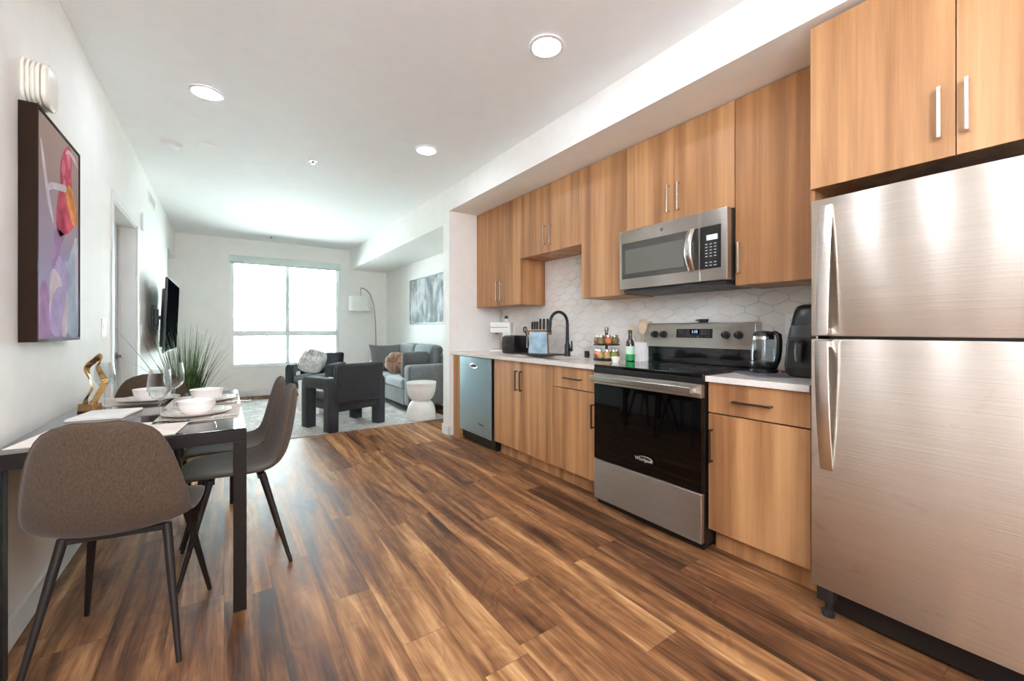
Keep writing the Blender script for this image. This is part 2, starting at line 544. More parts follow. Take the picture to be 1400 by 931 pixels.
def root_of(o):
    while o.parent:
        o = o.parent
    return o
def tag(o, label=None, cat=None, group=None, kind=None):
    if label: o['label'] = label
    if cat: o['category'] = cat
    if group: o['group'] = group
    if kind: o['kind'] = kind
    return o
def thing(name, label, cat, loc=(0, 0, 0), rz=0.0, group=None):
    o = bpy.data.objects.new(name, None)
    col.objects.link(o)
    o.location = loc
    o.rotation_euler = (0, 0, rz)
    o.empty_display_size = 0.1
    return tag(o, label, cat, group)
def solo(mb, name, mat, label, cat, loc, group=None, world=True, rz=0.0):
    """a thing that is one mesh, origin moved to its base"""
    o = mb.build(name, mat)
    if world:
        o.data.transform(Matrix.Translation(-Vector(loc)))
    o.location = loc
    o.rotation_euler = (0, 0, rz)
    return tag(o, label, cat, group)
def struct(mb, name, mat):
    return tag(mb.build(name, mat), kind='structure')
def copy_tree(o, parent=None):
    c = o.copy()
    col.objects.link(c)
    c.parent = parent
    for ch in list(o.children):
        copy_tree(ch, c)
    return c
def rot(o_=(0, 0, 0), rx=0, ry=0, rz=0):
    return Matrix.Translation(o_) @ Matrix.Rotation(rz, 4, 'Z') @ Matrix.Rotation(ry, 4, 'Y') @ Matrix.Rotation(rx, 4, 'X')
def text_mesh(name, body, size, mat, parent, m, extrude=0.0006):
    """lettering turned into a mesh and placed by the world matrix m (text lies in its local xy plane)"""
    cu = bpy.data.curves.new(name, 'FONT')
    cu.body = body; cu.size = size; cu.extrude = extrude; cu.align_x = 'CENTER'; cu.align_y = 'CENTER'
    tmp = bpy.data.objects.new('tmp_text', cu)
    col.objects.link(tmp)
    dg = bpy.context.evaluated_depsgraph_get()
    me = bpy.data.meshes.new_from_object(tmp.evaluated_get(dg))
    bpy.data.objects.remove(tmp)
    mb = MB()
    t = bmesh.new(); t.from_mesh(me); bpy.data.meshes.remove(me)
    mb._add(t, m)
    mb.sm = False
    return mb.build(name, mat, parent)
def arc(cx, cy, r, a0, a1, n):
    return [(cx + r * math.cos(R(a0 + (a1 - a0) * i / n)), cy + r * math.sin(R(a0 + (a1 - a0) * i / n))) for i in range(n + 1)]
# ---------------------------------------------------------------- room shell
CEIL = 2.716; LX = -0.644; KX = 2.69; RX = 2.75; FY = 8.49; BY = -1.7; SX = 2.024; SZ = 2.459
struct(MB().box(LX - 0.3, 3.0, BY - 0.2, FY + 0.2, -0.12, 0.0), 'floor', 'floor_planks')
struct(MB().box(LX - 0.3, 3.0, BY - 0.2, FY + 0.2, CEIL, CEIL + 0.2), 'ceiling', 'ceiling_paint')
# left wall with the doorway and the recess near the window wall
D0, D1, DZ = 3.99, 4.97, 2.085
w = MB()
w.box(LX - 0.25, LX, BY, D0, 0, CEIL).box(LX - 0.25, LX, D0, D1, DZ, CEIL).box(LX - 0.25, LX, D1, 7.45, 0, CEIL)
w.box(LX - 0.25, LX, 7.45, FY, 2.30, CEIL).box(LX - 0.25, LX - 0.16, 7.45, FY, 0, 2.30).box(LX - 0.25, LX - 0.16, D0, D1, 0, DZ)
struct(w, 'wall_left', 'wall_paint')
# far wall with the window opening
WX0, WX1, WZ0, WZ1 = 0.10, 1.83, 0.515, 2.38
w = MB()
w.box(LX - 0.25, WX0, FY, FY + 0.2, 0, CEIL).box(WX1, 3.0, FY, FY + 0.2, 0, CEIL).box(WX0, WX1, FY, FY + 0.2, 0, WZ0).box(WX0, WX1, FY, FY + 0.2, WZ1, CEIL)
struct(w, 'wall_far', 'wall_paint')
struct(MB().box(RX, RX + 0.2, 4.2, FY, 0, CEIL), 'wall_right', 'wall_paint')
struct(MB().box(KX, KX + 0.26, BY, 4.11, 0, CEIL), 'wall_kitchen', 'wall_paint')
struct(MB().box(SX, RX + 0.2, 4.11, 4.262, 0, CEIL), 'wall_partition', 'wall_paint')
struct(MB().box(LX - 0.25, RX + 0.2, BY - 0.2, BY, 0, CEIL), 'wall_back', 'wall_paint')
struct(MB().box(SX, KX, BY, 4.11, SZ, CEIL), 'ceiling_soffit', 'wall_paint')
struct(MB().box(SX + 0.006, RX, 4.262, FY, 2.333, CEIL), 'ceiling_beam', 'wall_paint')

# baseboards
def board(name, x0, x1, y0, y1, h=0.105):
    struct(MB().box(x0, x1, y0, y1, 0, h, bev=0.004), name, 'trim_white')
board('baseboard_left', LX, LX + 0.014, BY, D0 - 0.06)
board('baseboard_left_living', LX, LX + 0.014, D1 + 0.06, 7.45)
board('baseboard_far', LX - 0.1, RX, FY - 0.014, FY)
board('baseboard_right', RX - 0.014, RX, 4.28, FY - 0.02)
b = MB().box(SX - 0.013, SX, 4.097, 4.275, 0, 0.105, bev=0.004).box(SX - 0.013, 2.07, 4.097, 4.11, 0, 0.105, bev=0.003).box(SX - 0.013, RX - 0.016, 4.262, 4.275, 0, 0.105, bev=0.003)
struct(b, 'baseboard_partition', 'trim_white')

# doorway on the left wall: slab, lining, casing, lever
dr = thing('door_1', 'white hinged door set deep in the left wall doorway', 'door', (LX - 0.14, (D0 + D1) / 2, 0))
dr['kind'] = 'structure'
MB().box(LX - 0.155, LX - 0.118, D0 + 0.03, D1 - 0.03, 0.008, DZ - 0.03, bev=0.003).build('slab', 'door_white', dr)
j = MB().box(LX - 0.16, LX - 0.002, D0, D0 + 0.022, 0, DZ).box(LX - 0.16, LX - 0.002, D1 - 0.022, D1, 0, DZ).box(LX - 0.16, LX - 0.002, D0, D1, DZ - 0.022, DZ)
j.box(LX - 0.115, LX - 0.103, D0 + 0.02, D0 + 0.034, 0, DZ - 0.02).box(LX - 0.115, LX - 0.103, D1 - 0.034, D1 - 0.02, 0, DZ - 0.02)
j.build('door_frame', 'trim_white', dr)
hd = MB().lathe([(0, 0), (0.027, 0), (0.027, 0.008), (0.012, 0.012), (0.012, 0.045), (0, 0.045)], 20, mat=rot((LX - 0.118, D1 - 0.10, 0.93), ry=R(90)))
hd.tube([(LX - 0.078, D1 - 0.10, 0.93), (LX - 0.072, D1 - 0.13, 0.93), (LX - 0.074, D1 - 0.21, 0.928)], 0.009)
hd.build('handle', 'lamp_steel', dr)
c = MB().box(LX, LX + 0.010, D0 - 0.05, D0 + 0.004, 0, DZ + 0.05, bev=0.002).box(LX, LX + 0.010, D1 - 0.004, D1 + 0.05, 0, DZ + 0.05, bev=0.002).box(LX, LX + 0.010, D0 + 0.004, D1 - 0.004, DZ - 0.004, DZ + 0.05, bev=0.002)
struct(c, 'trim_1', 'trim_white')
d2 = thing('door_2', 'flush white door in the shallow recess beside the window wall', 'door', (LX - 0.1, 7.97, 0))
d2['kind'] = 'structure'
MB().box(LX - 0.155, LX - 0.1, 7.47, FY - 0.004, 0.008, 2.27, bev=0.003).build('slab', 'door_white', d2)
MB().box(LX - 0.1, LX - 0.06, 7.56, 7.585, 0.9, 1.02, bev=0.004).build('handle', 'lamp_steel', d2)

# window: frame, mullions, four panes, sill; blind cassette is a thing
wd = thing('window_1', 'large white framed window of four panes in the far wall', 'window', ((WX0 + WX1) / 2, FY + 0.08, WZ0))
wd['kind'] = 'structure'
y0, y1 = FY + 0.05, FY + 0.12
RZ0, RZ1, MX = 1.045, 1.145, 0.955
f = MB()
f.box(WX0, WX0 + 0.045, y0, y1, WZ0, WZ1, bev=0.003).box(WX1 - 0.045, WX1, y0, y1, WZ0, WZ1, bev=0.003)
f.box(WX0, WX1, y0 + 0.001, y1 - 0.001, WZ0, WZ0 + 0.05, bev=0.003).box(WX0, WX1, y0 + 0.001, y1 - 0.001, WZ1 - 0.05, WZ1, bev=0.003)
f.box(WX0 + 0.02, WX1 - 0.02, y0 - 0.006, y1 - 0.002, RZ0, RZ1, bev=0.004)
f.box(MX - 0.03, MX + 0.03, y0 - 0.004, y1 - 0.003, WZ0 + 0.02, WZ1 - 0.02, bev=0.004)
f.box(MX - 0.038, MX - 0.016, y0 - 0.014, y0, RZ1, WZ1 - 0.04, bev=0.002)
f.build('window_frame', 'frame_white', wd)
for xa, xb in ((WX0 + 0.045, MX - 0.03), (MX + 0.03, WX1 - 0.045)):
    for za, zb in ((WZ0 + 0.05, RZ0), (RZ1, WZ1 - 0.05)):
        MB().box(xa, xb, FY + 0.083, FY + 0.089, za, zb).build('pane', 'window_glass', wd)
MB().box(WX0 - 0.01, WX1 + 0.01, FY - 0.012, FY + 0.05, WZ0 - 0.02, WZ0 + 0.004, bev=0.003).build('window_sill', 'trim_white', wd)
bl = thing('roller_blind', 'pale roller blind cassette, rolled up above the four-pane window', 'blind', (0.96, FY - 0.005, 2.29))
MB().prism([(FY, 2.30), (FY, 2.42), (FY - 0.085, 2.42), (FY - 0.095, 2.41), (FY - 0.095, 2.315), (FY - 0.08, 2.30)], 'x', 0.075, 1.845, bev=0.003).build('cassette', 'blind_white', bl)
MB().box(0.10, 1.82, FY - 0.05, FY - 0.03, 2.283, 2.302, bev=0.004).build('hem_bar', 'blind_white', bl)

# neighbouring building seen through the window
ex = thing('building', 'pale stucco building across the street outside the window', 'building', (1.5, 16.0, -6))
ex['kind'] = 'structure'
MB().box(-14, 18, 16, 22, -6, 14).box(-14, 18, 15.8, 16, 3.1, 3.4).box(-14, 18, 15.85, 16, -0.3, -0.05).build('facade', 'facade', ex)
for k, xw in enumerate((-6.0, -2.2, 1.6, 5.4)):
    for zb in (0.6, 4.2):
        wf = MB().box(xw - 0.08, xw + 1.48, 15.9, 16, zb - 0.08, zb + 1.68, bev=0.01).build('window', 'trim_white', ex)
        MB().box(xw, xw + 1.4, 15.86, 15.91, zb, zb + 1.6).build('pane', 'facade_glass', wf)
struct(MB().box(-30, 40, FY + 0.3, 60, -6.2, -6.0), 'ground', 'ground')

# backsplash: long hexagonal tiles over a grout bed
def backsplash():
    m = MB()
    t = bmesh.new()
    HW, HH, VE, g = 0.083, 0.047, 0.0165, 0.001
    py = HH + VE
    row = 0
    z = 0.90
    while z < 1.93:
        y = 0.55 + (HW if row % 2 else 0)
        while y < 4.05:
            zc = z
            pts = [(y - HW + g, zc - VE), (y - HW + g, zc + VE), (y, zc + HH - g), (y + HW - g, zc + VE), (y + HW - g, zc - VE), (y, zc - HH + g)]
            pts = [(min(max(a, 0.55), 4.08), b_) for a, b_ in pts]
            lo = [t.verts.new((KX - 0.0035, a, b_)) for a, b_ in pts]
            hi = [t.verts.new((KX - 0.008, a + (y - a) * 0.016, b_ + (zc - b_) * 0.03)) for a, b_ in pts]
            try:
                t.faces.new(hi)
                for i in range(6):
                    t.faces.new((lo[i], lo[(i + 1) % 6], hi[(i + 1) % 6], hi[i]))
            except ValueError:
                pass
            y += 2 * HW
        z += py
        row += 1
    bmesh.ops.recalc_face_normals(t, faces=t.faces[:])
    m._add(t)
    m.box(KX - 0.004, KX, 0.5, 4.109, 0.87, 1.96, mi=1)
    struct(m, 'wall_backsplash', ['tile_white', 'grout'])
backsplash()

# ---------------------------------------------------------------- kitchen cabinets
CF = 2.072          # face of the base doors
def bar_pull(parent, x, y, z, length, vertical, mat='dark_chrome'):
    """square bar pull on a face at x, standing out towards the room"""
    m = MB()
    L2 = length / 2
    if vertical:
        m.box(x - 0.032, x - 0.022, y - 0.005, y + 0.005, z - L2, z + L2, bev=0.0015)
        for s in (-1, 1):
            m.box(x - 0.024, x, y - 0.0045, y + 0.0045, z + s * (L2 - 0.006) - 0.005, z + s * (L2 - 0.006) + 0.005, bev=0.001)
    else:
        m.box(x - 0.032, x - 0.022, y - L2, y + L2, z - 0.005, z + 0.005, bev=0.0015)
        for s in (-1, 1):
            m.box(x - 0.024, x, y + s * (L2 - 0.006) - 0.005, y + s * (L2 - 0.006) + 0.005, z - 0.0045, z + 0.0045, bev=0.001)
    return m.build('handle', mat, parent)
def front(parent, name, x, ya, yb, za, zb, th=0.019):
    return MB().box(x, x + th, ya + 0.0015, yb - 0.0015, za + 0.0015, zb - 0.0015, bev=0.0012).build(name, 'cabinet_wood', parent)
def base_box(root, ya, yb):
    m = MB().box(CF + 0.021, KX - 0.012, ya, ya + 0.018, 0.118, 0.886).box(CF + 0.021, KX - 0.012, yb - 0.018, yb, 0.118, 0.886)
    m.box(CF + 0.021, KX - 0.012, ya + 0.018, yb - 0.018, 0.118, 0.136).box(KX - 0.03, KX - 0.012, ya + 0.018, yb - 0.018, 0.136, 0.886)
    m.build('body', 'cabinet_wood', root)
    MB().box(CF + 0.075, CF + 0.092, ya, yb, 0.0, 0.118).build('toe_kick', 'cabinet_wood', root)

K1 = thing('sink_cabinet', 'brown wood base cabinet with two tall doors under the sink', 'cabinet', (2.38, 2.85, 0), group='base cabinets')
base_box(K1, 2.434, 3.268)
d = front(K1, 'door', CF, 2.851, 3.268, 0.118, 0.884); bar_pull(d, CF, 2.895, 0.72, 0.172, True)
d = front(K1, 'door', CF, 2.434, 2.851, 0.118, 0.884); bar_pull(d, CF, 2.829, 0.72, 0.172, True)
K2 = thing('drawer_cabinet', 'narrow brown wood base cabinet with drawer left of the stove', 'cabinet', (2.38, 2.2, 0), group='base cabinets')
base_box(K2, 1.962, 2.432)
d = front(K2, 'drawer', CF, 1.962, 2.432, 0.727, 0.884); bar_pull(d, CF, 2.198, 0.802, 0.182, False)
d = front(K2, 'door', CF, 1.962, 2.432, 0.118, 0.723); bar_pull(d, CF, 1.998, 0.566, 0.165, True)
K3 = thing('drawer_cabinet', 'golden wood base cabinet with drawer between the stove and fridge', 'cabinet', (2.38, 0.95, 0), group='base cabinets')
base_box(K3, 0.725, 1.186)
d = front(K3, 'drawer', CF, 0.725, 1.186, 0.727, 0.884); bar_pull(d, CF, 0.962, 0.800, 0.178, False)
d = front(K3, 'door', CF, 0.725, 1.186, 0.118, 0.723); bar_pull(d, CF, 1.164, 0.558, 0.172, True)
solo(MB().box(CF, KX - 0.015, 3.95, 4.107, 0.0, 0.886, bev=0.001), 'end_panel', 'cabinet_wood', 'slim wood filler panel between dishwasher and white partition wall', 'panel', (2.38, 4.03, 0))

# worktops
ct = MB()
SY0, SY1, SXa, SXb = 2.47, 3.18, 2.16, 2.50
Z0, Z1, CX0, CX1 = 0.887, 0.9175, 2.047, KX - 0.009
ct.box(CX0, SXa, 1.960, 4.108, Z0, Z1).box(SXb, CX1, 1.960, 4.108, Z0, Z1).box(SXa, SXb, 1.960, SY0, Z0, Z1).box(SXa, SXb, SY1, 4.108, Z0, Z1)
solo(ct, 'countertop', 'quartz', 'long pale stone countertop holding the sink and faucet', 'countertop', (2.36, 3.03, Z0))
solo(MB().box(CX0, CX1, 0.722, 1.1895, Z0, Z1, bev=0.002), 'countertop', 'quartz', 'short pale stone countertop between stove and fridge', 'countertop', (2.36, 0.95, Z0))
sk = thing('kitchen_sink', 'undermount kitchen sink below the black faucet', 'sink', (2.33, 2.825, 0.70))
s_ = MB().box(SXa - 0.006, SXa + 0.006, SY0 - 0.006, SY1 + 0.006, 0.70, 0.886).box(SXb - 0.006, SXb + 0.006, SY0 - 0.006, SY1 + 0.006, 0.70, 0.886)
s_.box(SXa + 0.006, SXb - 0.006, SY0 - 0.006, SY0 + 0.006, 0.70, 0.886).box(SXa + 0.006, SXb - 0.006, SY1 - 0.006, SY1 + 0.006, 0.70, 0.886).box(SXa, SXb, SY0, SY1, 0.694, 0.706)
s_.build('basin', 'sink_steel', sk)
MB().lathe([(0, 0.004), (0.03, 0.004), (0.042, 0.006), (0.042, 0.0), (0, 0.0)], 24, mat=rot((2.33, 2.825, 0.706))).build('drain', 'dark_chrome', sk)

# upper cabinets
UF = 2.366
def upper_box(root, x, ya, yb, za, zb):
    m = MB().box(x + 0.021, KX - 0.010, ya, yb, za, za + 0.018).box(x + 0.021, KX - 0.010, ya, yb, zb - 0.018, zb)
    m.box(x + 0.021, KX - 0.010, ya, ya + 0.018, za + 0.018, zb - 0.018).box(x + 0.021, KX - 0.010, yb - 0.018, yb, za + 0.018, zb - 0.018)
    m.box(KX - 0.024, KX - 0.010, ya + 0.018, yb - 0.018, za + 0.018, zb - 0.018)
    m.build('body', 'cabinet_wood', root)
UT = SZ - 0.004
U1 = thing('wall_cabinet', 'tall two-door wood wall cabinet over the dishwasher by the white partition', 'cabinet', (2.52, 3.63, 1.404), group='upper cabinets')
upper_box(U1, UF, 3.262, 3.995, 1.404, UT)
d = front(U1, 'door', UF, 3.626, 3.995, 1.404, UT); bar_pull(d, UF, 3.657, 1.561, 0.2, True, 'chrome')
d = front(U1, 'door', UF, 3.262, 3.626, 1.404, UT); bar_pull(d, UF, 3.580, 1.557, 0.2, True, 'chrome')
MB().box(UF + 0.004, UF + 0.022, 3.996, 4.108, 1.404, UT).build('filler_strip', 'cabinet_wood', U1)
U2 = thing('wall_cabinet', 'short two-door wood wall cabinet above the sink', 'cabinet', (2.52, 2.84, 1.846), group='upper cabinets')
upper_box(U2, UF, 2.420, 3.260, 1.846, UT)
d = front(U2, 'door', UF, 2.840, 3.260, 1.846, UT); bar_pull(d, UF, 2.870, 2.003, 0.175, True, 'chrome')
d = front(U2, 'door', UF, 2.420, 2.840, 1.846, UT); bar_pull(d, UF, 2.792, 1.995, 0.175, True, 'chrome')
U3 = thing('wall_cabinet', 'single-door wood wall cabinet with no handle left of the microwave', 'cabinet', (2.52, 2.19, 1.406), group='upper cabinets')
upper_box(U3, UF, 1.962, 2.418, 1.406, UT)
front(U3, 'door', UF, 1.962, 2.418, 1.406, UT)
U4 = thing('wall_cabinet', 'two-door wood wall cabinet directly above the microwave', 'cabinet', (2.52, 1.58, 1.846), group='upper cabinets')
upper_box(U4, UF, 1.198, 1.960, 1.846, UT)
d = front(U4, 'door', UF, 1.580, 1.960, 1.846, UT); bar_pull(d, UF, 1.616, 2.002, 0.178, True, 'chrome')
d = front(U4, 'door', UF, 1.198, 1.580, 1.846, UT); bar_pull(d, UF, 1.543, 2.0, 0.178, True, 'chrome')
U5 = thing('wall_cabinet', 'single-door wood wall cabinet between the microwave and fridge', 'cabinet', (2.52, 0.96, 1.404), group='upper cabinets')
upper_box(U5, UF, 0.735, 1.196, 1.404, UT)
d = front(U5, 'door', UF, 0.735, 1.196, 1.404, UT); bar_pull(d, UF, 1.168, 1.557, 0.172, True, 'chrome')
FCX = 2.056
U6 = thing('fridge_cabinet', 'deep two-door golden wood cabinet above the fridge', 'cabinet', (2.37, 0.3, 1.75), group='upper cabinets')
upper_box(U6, FCX, -0.14, 0.724, 1.755, 2.441)
d = front(U6, 'door', FCX, 0.294, 0.724, 1.752, 2.441); bar_pull(d, FCX, 0.332, 1.908, 0.176, True, 'chrome')
d = front(U6, 'door', FCX, -0.14, 0.294, 1.752, 2.441); bar_pull(d, FCX, 0.266, 1.910, 0.176, True, 'chrome')
MB().box(FCX + 0.03, KX - 0.01, 0.716, 0.733, 1.405, 1.7545).build('side_panel', 'cabinet_wood', U6)

# text lies on faces that look towards -X
FACE = Matrix(((0, 0, -1, 0), (-1, 0, 0, 0), (0, 1, 0, 0), (0, 0, 0, 1)))
def on_face(x, y, z):
    return Matrix.Translation((x, y, z)) @ FACE

# ---------------------------------------------------------------- dishwasher
dw = thing('dishwasher', 'stainless steel dishwasher under the counter at its far end', 'dishwasher', (2.38, 3.62, 0))
MB().box(CF + 0.03, KX - 0.03, 3.29, 3.945, 0.02, 0.88).build('tub', 'plastic_black', dw)
dd = MB().box(CF - 0.006, CF + 0.03, 3.313, 3.943, 0.108, 0.878, bev=0.004).build('door', 'steel_cool', dw)
MB().box(CF - 0.0085, CF - 0.004, 3.345, 3.915, 0.808, 0.862, bev=0.001).build('control_panel', 'steel_cool', dd)
hp = MB()
hp.tube([(CF - 0.012, 3.63 + 0.075 * math.cos(a), 0.792 + 0.02 * math.sin(a)) for a in [2 * PI * i / 28 for i in range(28)]], 0.006, 8, loop=True)
hp.build('handle', 'chrome', dd)
MB().lathe([(0, 0.001), (1, 0.001), (1, 0), (0, 0)], 28, mat=rot((CF - 0.0105, 3.63, 0.795)) @ FACE.to_3x3().to_4x4() @ Matrix.Diagonal((0.07, 0.016, 0.002, 1))).build('grip_recess', 'plastic_black', dd)
text_mesh('logo', 'Whirlpool', 0.024, 'dark_chrome', dd, on_face(CF - 0.0065, 3.50, 0.225))
MB().box(CF + 0.05, CF + 0.07, 3.30, 3.945, 0.0, 0.106).build('toe_kick', 'plastic_black', dw)

# ---------------------------------------------------------------- stove
st = thing('stove', 'stainless and black glass electric stove between the base cabinets', 'stove', (2.36, 1.576, 0))
A, B = 1.192, 1.957
RF = 2.027
MB().box(RF + 0.032, KX - 0.045, A + 0.003, B - 0.003, 0.03, 0.905, bev=0.002).box(RF + 0.05, KX - 0.1, A + 0.02, B - 0.02, 0.0, 0.03).build('body', 'plastic_black', st)
ck = MB().box(RF + 0.004, KX - 0.10, A, B, 0.905, 0.926, bev=0.004)
ck.build('cooktop', 'cooktop_glass', st)
MB().box(RF + 0.002, RF + 0.032, A, B, 0.872, 0.904, bev=0.003).build('front_rail', 'plastic_black', st)
for bx, by, br in ((2.20, 1.38, 0.10), (2.20, 1.77, 0.075), (2.44, 1.38, 0.075), (2.44, 1.77, 0.10)):
    bu = MB()
    bu.lathe([(br, 0.0), (br + 0.002, 0.0), (br + 0.002, 0.0004), (br, 0.0004)], 40, mat=rot((bx, by, 0.926)), closed=True)
    bu.build('burner_ring', 'plastic_dark', st)
ov = MB().box(RF, RF + 0.03, A + 0.004, B - 0.004, 0.307, 0.80, bev=0.003).build('oven_door', 'oven_glass', st)
MB().box(RF - 0.002, RF + 0.03, A + 0.003, B - 0.003, 0.800, 0.870, bev=0.003).build('door_top_band', 'steel_oven', ov)
h = MB().box(RF - 0.052, RF - 0.036, A + 0.03, B - 0.012, 0.822, 0.858, bev=0.005)
h.box(RF - 0.04, RF, A + 0.03, A + 0.055, 0.826, 0.854, bev=0.003).box(RF - 0.04, RF, B - 0.037, B - 0.012, 0.826, 0.854, bev=0.003)
h.build('handle', 'steel_handle', ov)
lg = text_mesh('logo', 'Whirlpool', 0.030, 'silver_mark', ov, on_face(RF - 0.0006, 1.556, 0.390))
MB().tube([(RF - 0.0008, 1.556 + 0.050 * math.cos(a) - 0.008, 0.392 + 0.014 * math.sin(a) + 0.004) for a in [R(20 + 250 * i / 24) for i in range(25)]], [0.0006 + 0.0016 * math.sin(PI * i / 24) for i in range(25)], 6).build('logo_swoosh', 'silver_mark', lg)
MB().box(RF, RF + 0.03, A + 0.004, B - 0.004, 0.042, 0.301, bev=0.004).build('storage_drawer', 'steel_oven', st)
MB().box(RF + 0.03, RF + 0.06, A + 0.01, B - 0.01, 0.004, 0.045).build('toe_kick', 'plastic_black', st)
# backguard: black glass foot, sloping steel control panel
BGX = 2.59
MB().box(BGX + 0.012, KX - 0.012, A + 0.004, B - 0.004, 0.926, 1.045, bev=0.004).build('backguard_foot', 'cooktop_glass', st)
bg = MB().prism([(BGX - 0.004, 1.036), (BGX + 0.006, 1.196), (BGX + 0.016, 1.203), (KX - 0.014, 1.203), (KX - 0.014, 1.036)], 'y', A - 0.001, B + 0.001, bev=0.004).build('backguard', 'steel_oven', st)
TILT = R(3.6)
def on_bg(y, z, out=0.0):
    x = BGX - 0.004 + (z - 1.036) / 0.160 * 0.010 - out
    return Matrix.Translation((x, y, z)) @ Matrix.Rotation(TILT, 4, 'Y') @ FACE
pn = MB()
pn.box(-0.13, 0.13, -0.030, 0.030, -0.001, 0.002, bev=0.0006, mat=on_bg(1.584, 1.131))
pnl = pn.build('control_panel', 'plastic_black', bg)
MB().box(-0.034, 0.034, -0.016, 0.014, 0.0, 0.0004, mat=on_bg(1.578, 1.143, 0.0022)).build('display', 'screen_black', pnl)
text_mesh('clock_digits', '1:15', 0.026, 'digit_blue', pnl, on_bg(1.578, 1.142, 0.0028), 0.0002)
kd = MB()
for ky in (0.105, 0.085, 0.06, -0.06, -0.085, -0.105):
    for kz in (0.017, 0.0, -0.018):
        kd.box(ky - 0.006, ky + 0.006, kz - 0.002, kz + 0.002, 0.0, 0.0005, mat=on_bg(1.584, 1.131, 0.0022))
for ky in (0.03, 0.0, -0.03):
    kd.box(ky - 0.008, ky + 0.008, -0.024, -0.016, 0.0, 0.0005, mat=on_bg(1.584, 1.131, 0.0022))
kd.build('key_lettering', 'dark_chrome', pnl)
for ky in (1.886, 1.812, 1.365, 1.286):
    kb = MB().lathe([(0, 0.030), (0.019, 0.030), (0.021, 0.027), (0.024, 0.006), (0.026, 0.0), (0, 0.0)], 24, mat=on_bg(ky, 1.123))
    kb.box(-0.006, 0.006, -0.023, 0.023, 0.026, 0.036, bev=0.003, mat=on_bg(ky, 1.123))
    k_ = kb.build('knob', 'plastic_black', bg)
    MB().box(-0.0012, 0.0012, 0.006, 0.022, 0.0358, 0.0366, mat=on_bg(ky, 1.123)).build('pointer', 'silver_mark', k_)

# ---------------------------------------------------------------- microwave
mw = thing('microwave', 'stainless over-the-range microwave with curved door handle', 'microwave', (2.49, 1.579, 1.425))
MX0, MA, MBy, MZ0, MZ1 = 2.287, 1.198, 1.958, 1.432, 1.840
MB().box(MX0 + 0.045, KX - 0.012, MA, MBy, MZ0, MZ1, bev=0.002).build('body', 'plastic_black', mw)
DS = 1.362                                        # door / control column seam
md = MB().box(MX0, MX0 + 0.044, DS + 0.001, MBy, MZ0 + 0.004, MZ1, bev=0.004).build('door', 'steel_oven', mw)
MB().box(MX0 - 0.0015, MX0 + 0.004, DS + 0.004, MBy - 0.022, MZ0 + 0.075, MZ1 - 0.088, bev=0.001).build('glass_band', 'mw_glass', md)
MB().box(MX0 - 0.0022, MX0, DS + 0.10, MBy - 0.05, MZ0 + 0.108, MZ1 - 0.135, bev=0.0006).build('window_mesh', 'mw_window', md)
hp = [(MX0 - 0.008 - 0.045 * math.sin(PI * i / 14), DS + 0.045, MZ0 + 0.075 + 0.245 * i / 14) for i in range(15)]
MB().tube(hp, 0.022, 12, flat=(1.0, 0.35)).build('handle', 'steel_handle', md)
MB().lathe([(0, 0.002), (0.011, 0.002), (0.012, 0), (0, 0)], 20, mat=on_face(MX0, 1.62, MZ1 - 0.045)).build('badge', 'dark_chrome', md)
cc = MB().box(MX0, MX0 + 0.044, MA, DS - 0.001, MZ0 + 0.004, MZ1, bev=0.004).build('control_column', 'steel_oven', mw)
cp = MB().box(MX0 - 0.0015, MX0 + 0.004, MA + 0.036, DS - 0.004, MZ0 + 0.075, MZ1 - 0.088, bev=0.001).build('control_panel', 'plastic_black', cc)
MB().box(MX0 - 0.0025, MX0 - 0.001, MA + 0.055, MA + 0.120, 1.670, 1.700).build('display', 'display_pale', cp)
for rows in ((0, 1, 2, 3, 4), (6, 7)):
    kp = MB()
    for r_ in rows:
        for c_ in range(3):
            kp.box(MX0 - 0.0022, MX0 - 0.001, MA + 0.062 + c_ * 0.026, MA + 0.076 + c_ * 0.026, 1.645 - r_ * 0.0175, 1.650 - r_ * 0.0175)
    kp.build('key_lettering', 'silver_mark', cp)
vt = MB().box(MX0 + 0.02, KX - 0.03, MA + 0.02, MBy - 0.02, MZ0 - 0.022, MZ0, bev=0.003)
vt.build('vent_base', 'plastic_dark', mw)
for yy in (1.40, 1.76):
    g_ = MB().box(MX0 + 0.10, MX0 + 0.26, yy - 0.12, yy + 0.12, MZ0 - 0.026, MZ0 - 0.02, bev=0.001)
    for q in range(9):
        g_.box(MX0 + 0.105, MX0 + 0.255, yy - 0.11 + q * 0.0275 - 0.003, yy - 0.11 + q * 0.0275 + 0.003, MZ0 - 0.029, MZ0 - 0.025)
    g_.build('grease_filter', 'lamp_steel', mw)

# ---------------------------------------------------------------- fridge
fr = thing('refrigerator', 'large stainless steel top-freezer refrigerator under the deep cabinet', 'refrigerator', (2.3, 0.32, 0))
FX, FA, FB = 1.958, -0.075, 0.688
MB().box(FX + 0.075, KX - 0.02, FA + 0.006, FB - 0.004, 0.05, 1.655, bev=0.006).build('body', 'plastic_dark', fr)
def fdoor(za, zb):
    n = 18
    pts = []
    for i in range(n + 1):                          # gently bowed front
        t = i / n
        yv = FA + 0.004 + (FB - FA - 0.008) * t
        pts.append((FX - 0.010 * math.sin(PI * t), yv))
    pts = pts + [(FX + 0.068, FB - 0.004), (FX + 0.068, FA + 0.004)]
    m = MB().prism(pts, 'z', za, zb, bev=0.004)
    m.sm = True
    return m
up = fdoor(1.130, 1.676).build('freezer_door', 'steel_fridge', fr, angle=30)
lo = fdoor(0.128, 1.119).build('fridge_door', 'steel_fridge', fr, angle=30)
